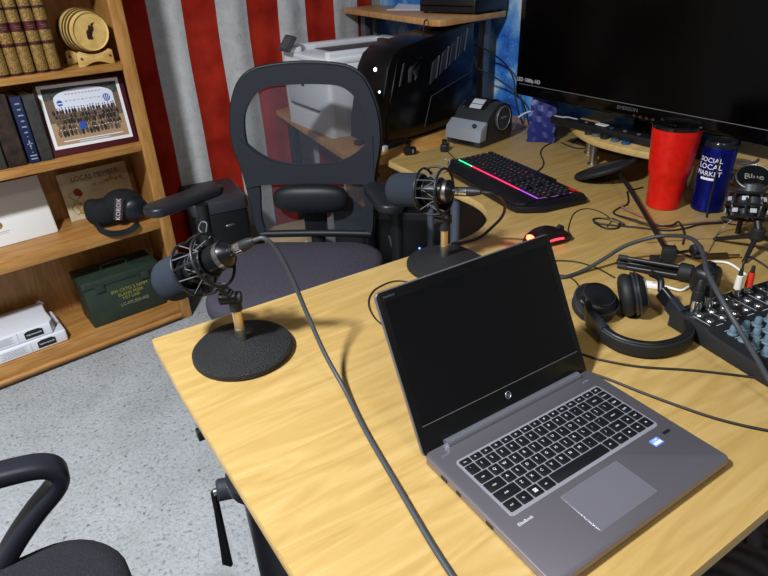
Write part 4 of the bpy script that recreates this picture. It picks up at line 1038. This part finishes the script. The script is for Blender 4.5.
for i in range(7):
    MB().cyl((-.14 + .05 * i, -.004, .025), (-.14 + .05 * i, -.004, .0275), .006, n=12).build('button', mat('device_button_%d' % i, ('5d6068', '7a7c82', '394a7a', '6c6e74')[i % 4], .5), t)
t = thing('white_tag', 'small white tag lying on the low black device below the television', 'tag', BAR @ Mx.Translation((-.078, -.003, .0282)))
MB().prism(rrect(.040, .022, .003, 3), 0, .002).build('card', M_WPRINT, t)
MB().box((0, 0, .0022), (.022, .008, .0004)).build('print', mat('tag_print', '9aa4b4', .6), t)

# ---- tumbler
M_TRED = mat('red_tumbler_paint', 'd8180f', .34, noise=(55, 'c41109', .3, .6))
T = thing('red_tumbler', 'tall glossy red insulated tumbler with black lid', 'tumbler', place(1.565, .692, DT + .0004))
MB().lathe([(0, 0), (.0395, 0), (.0425, .003), (.0450, .06), (.0460, .080), (.0515, .096), (.0530, .104), (.0600, .205), (.0600, .213), (.0565, .2135), (.050, .10), (0, .06)], None, 48).build('body', M_TRED, T)
MB().lathe([(0, .208), (.0575, .208), (.059, .2135), (.061, .2145), (.061, .221), (.0575, .224), (.054, .219), (0, .219)], None, 48).build('lid', mat('tumbler_lid', '0d0d0f', .12, coat=.4), T)
MB().box((-.012, 0, .2225), (.034, .020, .006), .002).build('lid_slider', M_GLOSS, T)

# ---- blue bottle
T = thing('blue_bottle', 'metallic blue insulated bottle with white lettering beside the red tumbler', 'bottle', place(1.625, .600, DT + .0004) @ Mx.Diagonal((1.05, 1.05, 1.06, 1)))
M_BLUE = mat('blue_metallic', '13208a', .25, .75)
MB().lathe([(0, 0), (.0355, 0), (.038, .003), (.0385, .02), (.0385, .152), (.0365, .160), (0, .160)], None, 40).build('body', M_BLUE, T)
MB().lathe([(0, .160), (.0365, .160), (.037, .163), (.037, .170), (.034, .174), (0, .174)], None, 40).build('lid', mat('bottle_lid', '2a2d36', .15, .5), T)
MB().torus((0, 0, .1725), (0, 0, 1), .031, .0022, 32, 8).build('lid_rim', M_CHROME, T)
lt = MB()
vd = math.atan2(-.588, -1.632) - .38      # towards the seat side
for s_, z, sz in (('SOCIAL', .132, .0165), ('LOCAL', .116, .0185), ('MARKET', .099, .0165)):
    n0 = len(lt.v); lt.text(s_, sz, Mx.Identity(4), .0003)
    for i in range(n0, len(lt.v)):
        p = lt.v[i]; an = vd + p.x / .0387; r_ = .0387 + p.z
        lt.v[i] = V((r_ * math.cos(an), r_ * math.sin(an), z + p.y))
n0 = len(lt.v); lt.box((0, 0, 0), (.001, .001, .001)); lt.v = lt.v[:n0]; lt.f = lt.f[:-6]; lt.mi = lt.mi[:-6]
for i in range(14):
    a0 = vd - .42 + .06 * i; a1 = a0 + .06
    lt.add([(.0388 * math.cos(a), .0388 * math.sin(a), z) for a in (a0, a1) for z in (.0835, .0895)], [(0, 2, 3, 1)])
lt.build('lettering', M_WPRINT, T)
cable('wrist_cord', 'dark cord hanging down the front of the blue bottle', [[1.600, .583, DT + .166], [1.590, .583, DT + .15], [1.5885, .582, DT + .10], [1.5878, .582, DT + .05], [1.585, .580, DT + .004], [1.560, .570, DT + .003]], .0024)
cable('silver_wire', 'thin silvery wire curving from the bottle front to the tripod microphone', [[1.36, .475, .7418], [1.42, .49, .7418], [1.48, .505, .745], [1.50, .490, .775], [1.515, .470, .80], [1.56, .43, .81], [1.62, .38, .80]], .0013, mat('silver_wire', '8d8a86', .35, .6))

# ---- pop filter lying on the desk
major = V((.83, -.50, .24)).normalized(); nrm = V((-.034, .381, .914)); nrm = (nrm - major * nrm.dot(major)).normalized()
pc = V((1.648, .922, DT + .034))
T = thing('pop_filter', 'black round pop filter with rod and clamp lying between keyboard and tumbler', 'pop filter', Mx.Translation(pc))
MB().torus((0, 0, 0), nrm, .085, .0080, 44, 10).build('hoop', M_BLKM, T)
X, Y, Z = basis(nrm); Mp = Mx.Identity(4)
for i in range(3): Mp[i][0] = X[i]; Mp[i][1] = Y[i]; Mp[i][2] = Z[i]
MB().lathe([(0, -.001), (.083, -.001), (.083, .001), (0, .001)], Mp, 40).build('nylon_mesh', mat('nylon_black', '141518', .8), T)
cl = V((1.248, .522, DT + .026)) - pc
MB().tube([(.0, -.02, .006), (-.03, -.06, .010), V((-.03, -.06, .010)).lerp(cl, .5) + V((0, 0, .004)), cl], .0052, 10, 5).build('arm_rod', M_BLK, T)
c = cl
MB().box((0, 0, 0), (.026, .030, .034), .005, Mx.Translation(c + V((.0, -.006, -.004))) @ Mx.Rotation(D2R(30), 4, 'Z')).build('clamp_block', M_BLKM, T)
MB().box((0, 0, 0), (.034, .022, .012), .003, Mx.Translation(c + V((-.022, .012, -.019))) @ Mx.Rotation(D2R(30), 4, 'Z')).build('clamp_jaw', M_BLKM, T)
sc = MB().cyl(c + V((.012, -.008, -.008)), c + V((.072, -.036, -.008)), .0036, n=10); sc.build('clamp_screw', M_BLK, T)
MB().cyl(c + V((.060, -.030, -.008)), c + V((.080, -.040, -.008)), .0125, n=14, bev=.002).build('clamp_knob', M_BLKM, T)

# ---- folded mini tripod lying down
p0 = V((1.157, .580, DT + .014)); p1 = V((1.186, .458, DT + .021)); ctr = V((1.24, .43, DT + .03))
T = thing('mini_tripod', 'folded black mini tripod lying behind the headphones', 'tripod', Mx.Translation((1.2, .5, DT)))
o = V((1.2, .5, DT)); sd = V((.06, .036, 0))
for a, b in ((V((1.148, .574, DT + .006)), V((1.176, .452, DT + .016))), (V((1.164, .586, DT + .006)), V((1.196, .466, DT + .016))), (V((1.157, .580, DT + .022)), V((1.186, .458, DT + .030)))):
    l = MB().cyl(a - o, b - o, .0048, .0056, 10).build('leg', M_BLK, T)
    MB().cyl(a - o - (b - a).normalized() * .004, a - o + (b - a).normalized() * .016, .0062, n=12, bev=.001).build('rubber_foot', M_BLKM, l)
dv = (p1 - p0).normalized()
MB().cyl(p1 - o - dv * .004, p1 - o + dv * .024, .0195, .018, 18, .003).build('leg_hub', M_BLKM, T)
MB().ball(p1 - o + dv * .036 + V((0, 0, .002)), .015).build('ball_joint', M_BLK, T)
MB().ball((1.166 - 1.2, .400 - .5, .032), (.028, .024, .030), Mx.Identity(4), 22, 14, .55).build('mounting_head', M_BLK, T)
MB().cyl((-.034, -.10, .059), (-.034, -.10, .068), .012, n=16).build('thread_plate', M_BLKM, T)

# ---- tripod microphone at the right edge
hb = V((1.420, .405, DT + .050))
T = thing('tripod_stand', 'small black desk tripod carrying the basket microphone at the right edge', 'tripod', place(hb.x, hb.y, DT + .0004))
for e in (V((1.434, .492, DT + .005)), V((1.362, .398, DT + .005)), V((1.500, .330, DT + .005))):
    l = MB().cyl(V((0, 0, .046)), e - V((hb.x, hb.y, DT)), .0062, .0046, 12).build('leg', M_BLK, T)
    MB().ball(e - V((hb.x, hb.y, DT + .0002)), .0058, None, 12, 8).build('rubber_foot', M_BLKM, l)
MB().cyl((0, 0, .034), (0, 0, .064), .0145, n=18, bev=.003).build('hub', M_BLKM, T)
MB().cyl((0, 0, .06), (.012, .014, .085), .008, n=14).build('neck', M_BLK, T)
bc = V((1.452, .446, DT + .094)); av = V((.45, .25, .86)).normalized()
T2 = thing('basket_microphone', 'black microphone with white lattice basket at the right photo edge', 'microphone', Mx.Translation(bc) @ Mx.Diagonal((1.16, 1.16, 1.0, 1)))
X, Y, Z = basis(av)
bk_ = MB()
for s, r_ in ((-.026, .034), (0, .042), (.026, .036)): bk_.torus(av * s, av, r_, .0032, 32, 8)
for k in range(10):
    d = X * math.cos(TAU * k / 10) + Y * math.sin(TAU * k / 10)
    bk_.tube([av * -.026 + d * .034, d * .042, av * .026 + d * .036], .0028, 6, 4)
bk_.build('basket', M_BLK, T2)
MB().cyl(av * -.022, av * .05, .026, n=26, bev=.004).build('capsule', mat('mesh_grille', '3c3e44', .4, .4), T2)
wp = MB()
for r0 in range(2):
    for k in range(8):
        an = TAU * (k + .5 * r0) / 8; d = X * math.cos(an) + Y * math.sin(an); e = av.cross(d)
        c0 = d * .0405 + av * (-.013 + .026 * r0)
        wp.add([c0 + e * a_ + av * b_ + d * g for g in (0, .001) for a_, b_ in ((-.0055, -.0045), (.0055, -.0045), (.0055, .0045), (-.0055, .0045))], [(0, 1, 2, 3), (7, 6, 5, 4), (0, 4, 5, 1), (1, 5, 6, 2), (2, 6, 7, 3), (3, 7, 4, 0)])
wp.build('white_lattice', mat('lattice_grey', 'a9b0b8', .5), T2)
hd = V((-.55, -.30, .78)).normalized(); hc = av * .062
MB().cyl(av * .03, hc, .022, .018, 24, .002).build('neck', M_MICB, T2)
MB().cyl(hc - hd * .012, hc + hd * .010, .034, .034, 36, .004).build('round_head', M_MICB, T2)
MB().torus(hc + hd * .0105, hd, .0315, .0016, 40, 8).build('head_rim', M_STEEL, T2)
MB().text('Blue', .020, frame(hc + hd * .0108, (.48, -.87, .0), hd.cross(V((.48, -.87, 0)))), .0003).build('lettering', mat('head_letter', '8d8c88', .5), T2)
# coiled lead standing behind
pts = []
for i in range(110):
    a_ = TAU * i / 16; z_ = .006 + .165 * i / 110
    pts.append((1.560 + .022 * math.cos(a_), .510 + .022 * math.sin(a_), DT + z_))
cable('coiled_cable', 'dark coiled cable standing beside the blue bottle at the right edge', pts, .0034, M_CABLEG, k=0)
t = thing('charm', 'small orange bead with a blue cap by the coiled cable', 'bead', place(1.515, .475, DT + .0004))
MB().cyl((0, 0, 0), (0, 0, .052), .006, n=12).build('stem', M_BLK, t)
MB().ball((0, 0, .058), .0075).build('bead', mat('orange_bead', 'c87a2a', .3), t)
MB().cyl((0, 0, .064), (0, 0, .078), .0075, .005, 14).build('blue_cap', mat('charm_blue', '1e2fa0', .3), t)
# ================================================================= headphones
M_HPB = mat('headphone_black', '131417', .4)
M_PAD = mat('ear_cushion', '18191b', .6)
T = thing('headphones', 'black over-ear headphones lying on the birch desk beside the laptop', 'headphones', place(.95, .44, DT + .0004))
def hp(x, y, z): return V((x - .95, y - .44, z))
band = [hp(.900, .500, .036), hp(.880, .478, .028), hp(.864, .440, .020), hp(.862, .402, .0165), hp(.880, .364, .016), hp(.915, .342, .016), hp(.955, .335, .0165), hp(.988, .348, .018), hp(1.008, .372, .024), hp(1.022, .400, .034), hp(1.030, .425, .046)]
MB().sweep(band, [(x, y) for x, y in rrect(.013, .030, .005, 4)], (0, 0, 1), 5).build('headband', M_HPB, T, None, 60)
MB().sweep(band[2:8], [(x - .007, y) for x, y in rrect(.007, .024, .003, 3)], (0, 0, 1), 5).build('headband_padding', M_PAD, T, None, 60)
MB().sweep(band[1:3], [(x, y) for x, y in rrect(.0165, .034, .005, 4)], (0, 0, 1), 3).build('size_slider', mat('slider_gloss', '26282e', .25), T, None, 60)
MB().sweep([band[8], band[9]], [(x, y) for x, y in rrect(.0165, .034, .005, 4)], (0, 0, 1), 3).build('size_slider', bpy.data.materials['slider_gloss'], T, None, 60)
def earcup(c, ax, r):
    X, Y, Z = basis(ax); M = Mx.Identity(4)
    for i in range(3): M[i][0] = X[i]; M[i][1] = Y[i]; M[i][2] = Z[i]; M[i][3] = c[i]
    s = MB().lathe([(0, .016), (r * .55, .0165), (r * .80, .014), (r * .93, .008), (r, 0), (r, -.006), (r * .96, -.008), (0, -.008)], M, 36).build('ear_cup', M_HPB, T)
    MB().lathe([(r * .70, .0168), (r * .74, .0162), (r * .74, .0172), (r * .70, .0176)], M, 36).build('cup_ring', mat('cup_ring', '2b2d33', .3), s)
    for q in (.002, -.004): MB().torus(M @ V((0, 0, q)), M.to_3x3() @ V((0, 0, 1)), r * 1.0, .0022, 36, 8).build('cup_ridge', bpy.data.materials['cup_ring'], s)
    MB().torus(M @ V((0, 0, -.018)), M.to_3x3() @ V((0, 0, 1)), r * .72, .0125, 36, 12).build('ear_cushion', M_PAD, T, None, 80)
    MB().lathe([(0, -.010), (r * .6, -.010), (r * .6, -.014), (0, -.014)], M, 28).build('speaker_cloth', M_BLKM, T)
earcup(hp(.938, .503, .0325), V((-.12, -.30, .94)), .041)
earcup(hp(.997, .456, .0425), V((.60, -.76, .24)), .041)
MB().tube([hp(1.030, .425, .046), hp(1.040, .436, .066), hp(1.030, .452, .076)], .0065, 10, 4).build('yoke', M_HPB, T)
MB().tube([hp(.900, .500, .036), hp(.898, .510, .042), hp(.905, .516, .044)], .0065, 10, 4).build('yoke', M_HPB, T)

# ================================================================= mixer
MXM = place(1.006, .386, DT + .0004, -17.5)
T = thing('audio_mixer', 'small black audio mixer with grey-blue knobs at the right photo edge', 'mixer', MXM)
M_MIX = mat('mixer_black', '1b1c20', .45, noise=(200, '131418', .3, .6))
MWd, MDp = .30, .25
SYM = frame((0, 0, 0), (0, 1, 0), (0, 0, 1))
prof = [(-MDp, 0), (0, 0), (0, .034), (-.078, .034), (-.086, .028), (-MDp, .020)]
MB().prism(prof, 0, MWd, .003, SYM).build('case', M_MIX, T)
MB().prism([(-MDp - .002, 0), (.002, 0), (.002, .036), (-.078, .037), (-.087, .031), (-MDp - .002, .023)], -.006, .002, .002, SYM).build('side_cheek', M_BLKM, T)
# sloping top helper
def topz(y): return .034 if y > -.078 else (.034 - .006 * (-.078 - y) / .008 if y > -.086 else .028 - .008 * (-.086 - y) / (MDp - .086))
M_KNOB = mat('knob_grey_blue', '5b7282', .55); M_KW = mat('knob_pointer', 'c8ccd2', .5)
for i in range(8):
    for j in range(7):
        x, y = .034 + i * .030, -.098 - j * .0215
        z = topz(y)
        k = MB().lathe([(.0088, z), (.0088, z + .002), (.0068, z + .004), (.0056, z + .016), (.0045, z + .0175), (0, z + .0175)], Mx.Translation((x, y, 0)), 14)
        k.build('knob', M_KNOB, T) if True else None
M_JK = mat('jack_nut', '9fa0a2', .3, .9)
for i in range(9):
    for j in range(3):
        x, y = .022 + i * .030, -.016 - j * .022; z = .034
        if j == 0 and i < 2: continue
        jk = MB().lathe([(.0045, z), (.0075, z), (.0075, z + .003), (.0058, z + .005), (.0045, z + .005), (.0045, z - .004), (0, z - .004)], Mx.Translation((x, y, 0)), 14)
        jk.build('jack_socket', M_JK, T)
for x in (.022, .052): MB().cyl((x, -.025, .033), (x, -.025, .0355), .0135, n=20).build('xlr_socket', M_BLKM, T)
pm = MB()
for i in range(7):
    for j in range(6): pm.box((.034 + i * .030, -.0875 - j * .0215, topz(-.0875 - j * .0215) + .0003), (.012, .0014, .0004))
    pm.box((.030 + i * .038, -.074, .0343), (.016, .0016, .0004)); pm.box((.012 + i * .038, -.040, .0343), (.0012, .06, .0004))
pm.build('panel_print', mat('panel_print', 'a4a8ae', .6), T)
MB().box((.20, -.083, .0305), (.03, .002, .002)).build('level_lights', glow('meter_glow', '5bd05a', .6), T)

def W(x, y, z): return MXM @ V((x, y, z))
def plug(name, label, cat, base, d, parts, grp=None):
    b = V(base); d = V(d).normalized()
    t = thing(name, label, cat, Mx.Translation(b), grp)
    for nm, t0, t1, r0, r1, m in parts: MB().cyl(d * t0, d * t1, r0, r1, 18, .001).build(nm, m, t)
    return t
P_XLR = [('metal_shell', 0, .026, .0098, .0098, M_CHROME), ('grip', .026, .046, .0105, .0095, M_BLKM), ('strain_relief', .046, .068, .0078, .0045, M_CABLE)]
plug('xlr_plug', 'black and silver plug standing in the mixer at its left rear corner', 'plug', W(.022, -.025, .0358), (-.02, .0, 1), P_XLR, 'plugs standing in the mixer')
plug('xlr_plug', 'black and silver plug in the mixer, second from its left edge', 'plug', W(.052, -.025, .0358), (.05, .03, 1), P_XLR, 'plugs standing in the mixer')
P_RCA = lambda m: [('metal_collar', 0, .012, .0062, .0062, M_CHROME), ('grip', .012, .040, .0068, .0058, m), ('cable_sleeve', .040, .054, .0042, .003, M_CABLE)]
plug('phono_plug', 'white-gripped phono plug standing in the mixer beside the red plug', 'plug', W(.134, -.018, .0395), (.06, .05, 1), P_RCA(mat('white_grip', 'd9d7cf', .4)), 'phono plugs in the mixer')
plug('phono_plug', 'red-gripped phono plug standing in the mixer beside the white plug', 'plug', W(.160, -.020, .0395), (.12, .04, 1), P_RCA(mat('red_grip', 'c8321c', .4)), 'phono plugs in the mixer')
cable('phono_cable', 'thin black cable arching over from the white and red plugs', [list(W(.137, -.015, .092)), list(W(.140, -.012, .106)), list(W(.155, -.005, .110)), list(W(.170, -.02, .102)), list(W(.185, -.06, .085)), list(W(.21, -.09, .075)), list(W(.26, -.09, .075))], .0020)

# ---- white usb plug and its lead
d = V((.012, -.024, 0)).normalized()
a = V((1.108, .500, DT + .006))
t = thing('usb_plug', 'white flat plug lying on the desk behind the headphones', 'plug', Mx.Translation((1.118, .478, DT + .0004)) @ Mx.Rotation(math.atan2(d.y, d.x), 4, 'Z'))
MB().prism(rrect(.036, .017, .003, 3), 0, .011, .0025).build('grip', M_WHITE, t)
MB().box((-.025, 0, .0055), (.016, .012, .0045)).build('metal_tip', M_CHROME, t)
MB().box((0, 0, .0112), (.008, .003, .0004)).build('mark', mat('mark_grey', '7d8490', .6), t)
MB().cyl((.018, 0, .0055), (.030, 0, .0052), .0042, .003, 12).build('strain_relief', M_WHITE, t)
cable('white_lead', 'white lead curving from the flat plug behind the mixer', [[1.131, .451, .7455], [1.140, .432, .7437], [1.165, .428, .7437], [1.196, .424, .7437], [1.25, .452, .7437], [1.30, .452, .7437], [1.33, .42, .7437], [1.30, .37, .7437]], .0028, M_WHITE)
# ---- jack adapter
d = V((.07, -.062, 0)).normalized()
t = thing('jack_adapter', 'slim bronze jack adapter lying behind the mixer', 'plug', Mx.Translation((1.335, .452, DT + .0079)))
MB().cyl(d * -.030, d * .028, .0068, .0075, 18, .001).build('barrel', mat('bronze_metal', '5d4a37', .3, .8), t)
MB().cyl(d * .028, d * .055, .0034, n=12).build('tip', M_GOLDM, t)
MB().cyl(d * -.045, d * -.030, .0035, .006, 12).build('strain_relief', M_CABLE, t)
cable('thin_cable', 'thin black cable leading to the bronze jack adapter', [[1.34, .545, .7424], [1.325, .535, .7424], [1.310, .512, .7424], [1.303, .487, .7455]], .0019)
cable('thin_cable', 'thin reddish cable crossing the desk under the tripod leg', [[1.31, .60, .7416], [1.418, .521, .7416], [1.47, .48, .7416], [1.60, .42, .7416]], .0012, bpy.data.materials['copper_cable'])
# loose silver plug in the tangle
t = plug('silver_plug', 'silver miniature plug in the cable tangle before the red tumbler', 'plug', (1.372, .731, DT + .0055), (-.1, -.75, .0), [('barrel', 0, .030, .0050, .0044, M_CHROME), ('strain_relief', .030, .044, .0035, .002, M_CABLE), ('tip', -.014, 0, .0018, .0018, M_GOLDM)])

# ================================================================= odds and ends
t = thing('games_console', 'flat black electronic box lying on the raised desk shelf', 'console', place(2.00, 1.85, DT + .4157, 6))
MB().box((0, 0, .030), (.22, .28, .048), .006).build('case', M_BLK, t)
MB().box((-.111, 0, .030), (.004, .26, .004)).build('front_groove', M_GLOSS, t)
for x in (-.09, .09):
    for y in (-.12, .12): MB().cyl((x, y, 0), (x, y, .008), .010, n=14).build('foot', M_BLKM, t)
t = thing('paper_sheet', 'white folded paper lying on the raised desk shelf beside the black box', 'paper', place(2.00, 2.17, DT + .4157, 20))
MB().box((0, 0, .002), (.12, .17, .003)).add([(-.06, -.085, .0036), (-.05, .06, .0036), (.05, .085, .02), (.06, -.06, .012)], [(0, 1, 2, 3)]).build('sheets', M_WPRINT, t)
for lb, pts, r in (('black cable hanging from the front of the raised shelf', [[1.700, 1.75, 1.154], [1.672, 1.735, 1.152], [1.662, 1.73, 1.13], [1.668, 1.74, 1.09], [1.70, 1.80, 1.02], [1.74, 1.93, .95]], .003),
                   ('black cable arching behind the computer tower near the tapestry', [[1.90, 1.76, 1.06], [2.00, 1.72, 1.02], [2.06, 1.66, .96], [2.07, 1.62, .90], [2.06, 1.60, .84], [2.04, 1.56, .78], [2.02, 1.52, .745]], .0035),
                   ('black cable sloping down behind the label printer', [[1.90, 1.80, 1.00], [1.97, 1.74, .95], [2.03, 1.66, .90], [2.05, 1.58, .85], [2.03, 1.52, .80], [1.98, 1.46, .762], [1.93, 1.40, .7435], [1.87, 1.33, .7435]], .0035),
                   ('white cable looped beside the label printer', [[1.93, 1.50, .7435], [1.95, 1.49, .79], [1.99, 1.46, .81], [2.01, 1.42, .79], [1.985, 1.40, .75], [1.95, 1.42, .7435]], .0032)):
    cable('wall_cable', lb, pts, r, M_WHITE if lb.startswith('white') else None)
# wastepaper box and clutter below the desks
t = thing('cardboard_box', 'beige cardboard box on the carpet behind the office chair', 'box', place(1.36, 2.36, .0004, -12))
MB().box((0, 0, .11), (.26, .20, .22), .003).build('carton', mat('cardboard', 'b9a27c', .8), t)
MB().box((0, -.1005, .16), (.10, .001, .06)).build('label', M_WPRINT, t)
t = thing('dark_fill_case', 'made-up black computer case added to darken the space below the computer desk', 'computer', place(1.52, 1.74, .0004, 40))  # added black stand-in, hides the grey carpet in the dark gap under the desk
MB().box((0, 0, .245), (.20, .50, .47), .008).build('case', M_BLK, t)
MB().box((-.101, 0, .27), (.003, .46, .36), .001).build('side_panel', M_BLKS, t)
for x in (-.07, .07):
    for y in (-.18, .18): MB().cyl((x, y, 0), (x, y, .011), .014, n=12).build('foot', M_BLKM, t)
MB().ball((-.103, -.1, .33), .004).build('power_light', glow('blue_power', '5a7cff', 3), t)
for lb, pts in (('white cable looped on the carpet between the desk legs', [[1.16, 1.25, .008], [1.20, 1.18, .20], [1.22, 1.14, .42], [1.28, 1.16, .50], [1.34, 1.22, .40], [1.36, 1.3, .2], [1.38, 1.4, .008]]),
                ('pale cable curling on the carpet beside the office chair right arm', [[1.20, 1.70, .006], [1.25, 1.55, .006], [1.32, 1.50, .10], [1.36, 1.55, .25], [1.40, 1.66, .40]])):
    cable('floor_cable', lb, pts, .004, mat('pale_cable', 'b4b4b0', .5) if lb.startswith('pale') else M_WHITE)
# dark knitted bag under the near right desk edge
bm = bmesh.new(); bmesh.ops.create_uvsphere(bm, u_segments=40, v_segments=24, radius=1)
for w in bm.verts:
    p = w.co; q = V((p.x * .25, p.y * .20, max(p.z, -.6) * .17 + .102))
    q += V((math.sin(p.y * 7 + p.z * 5), math.sin(p.x * 8), math.sin(p.x * 9 + p.y * 6))) * .010
    q.z = max(q.z, 0); w.co = q
def knit():
    m, nt, b, N, Lk = _base('dark_knit')
    tc = N('ShaderNodeTexCoord'); wv = N('ShaderNodeTexWave'); wv.inputs['Scale'].default_value = 14; wv.inputs['Distortion'].default_value = 3
    r = N('ShaderNodeValToRGB'); r.color_ramp.elements[0].color = h('141218'); r.color_ramp.elements[1].color = h('3a343c')
    Lk(tc.outputs['Object'], wv.inputs['Vector']); Lk(wv.outputs['Fac'], r.inputs['Fac']); Lk(r.outputs['Color'], b.inputs['Base Color']); b.inputs['Roughness'].default_value = .9
    return m
t = thing('knitted_bag', 'dark knitted bag on the carpet below the near right desk edge', 'bag', place(1.17, .17, .0004, 15) @ Mx.Diagonal((1.25, 1.25, 1.3, 1)))
MB().addbm(bm).build('bag_body', knit(), t, None, 180)
MB().tube([(-.12, 0, .19), (-.10, .02, .30), (.02, .03, .34), (.12, .02, .29), (.13, 0, .18)], .012, 10, 6).build('handle', bpy.data.materials['dark_knit'], t)
# ================================================================= light and camera
def area(name, loc, size, power, col, aim=(0, 0, -1)):
    l = bpy.data.lights.new(name, 'AREA'); l.shape = 'DISK'; l.size = size; l.energy = power; l.color = col
    o = bpy.data.objects.new(name, l); COL.objects.link(o); o.location = loc
    o.rotation_euler = V(aim).to_track_quat('-Z', 'Y').to_euler()
    return o
area('ceiling_lamp', (-.62, .74, 2.40), .22, 61, (.93, .965, 1))
area('fill_light', (.25, -.55, 2.40), .25, 6, (1, .93, .82))  # added fill light; no fixture in the room stands for it
w = bpy.data.worlds.new('room_ambient'); SC.world = w; w.use_nodes = True
w.node_tree.nodes['Background'].inputs['Color'].default_value = (.8, .85, .95, 1)
w.node_tree.nodes['Background'].inputs['Strength'].default_value = .02
cam = bpy.data.cameras.new('camera'); cam.sensor_width = 36; cam.lens = 36 * 598.038 / 768; cam.clip_start = .02
co = bpy.data.objects.new('camera', cam); COL.objects.link(co); SC.camera = co
FW = V((0.555685, 0.676818, -0.482836)); RT = V((0.759278, -0.649719, -0.036912)); UP = V((0.338691, 0.346095, 0.874932))
M = Mx.Identity(4)
for i in range(3): M[i][0] = RT[i]; M[i][1] = UP[i]; M[i][2] = -FW[i]
M[0][3], M[1][3], M[2][3] = (0.000000, 0.000000, 1.361355)
co.matrix_world = M
vs_ = SC.view_settings; vs_.view_transform = 'Standard'; vs_.look = 'None'; vs_.exposure = 0.78; vs_.gamma = 1; vs_.use_curve_mapping = False
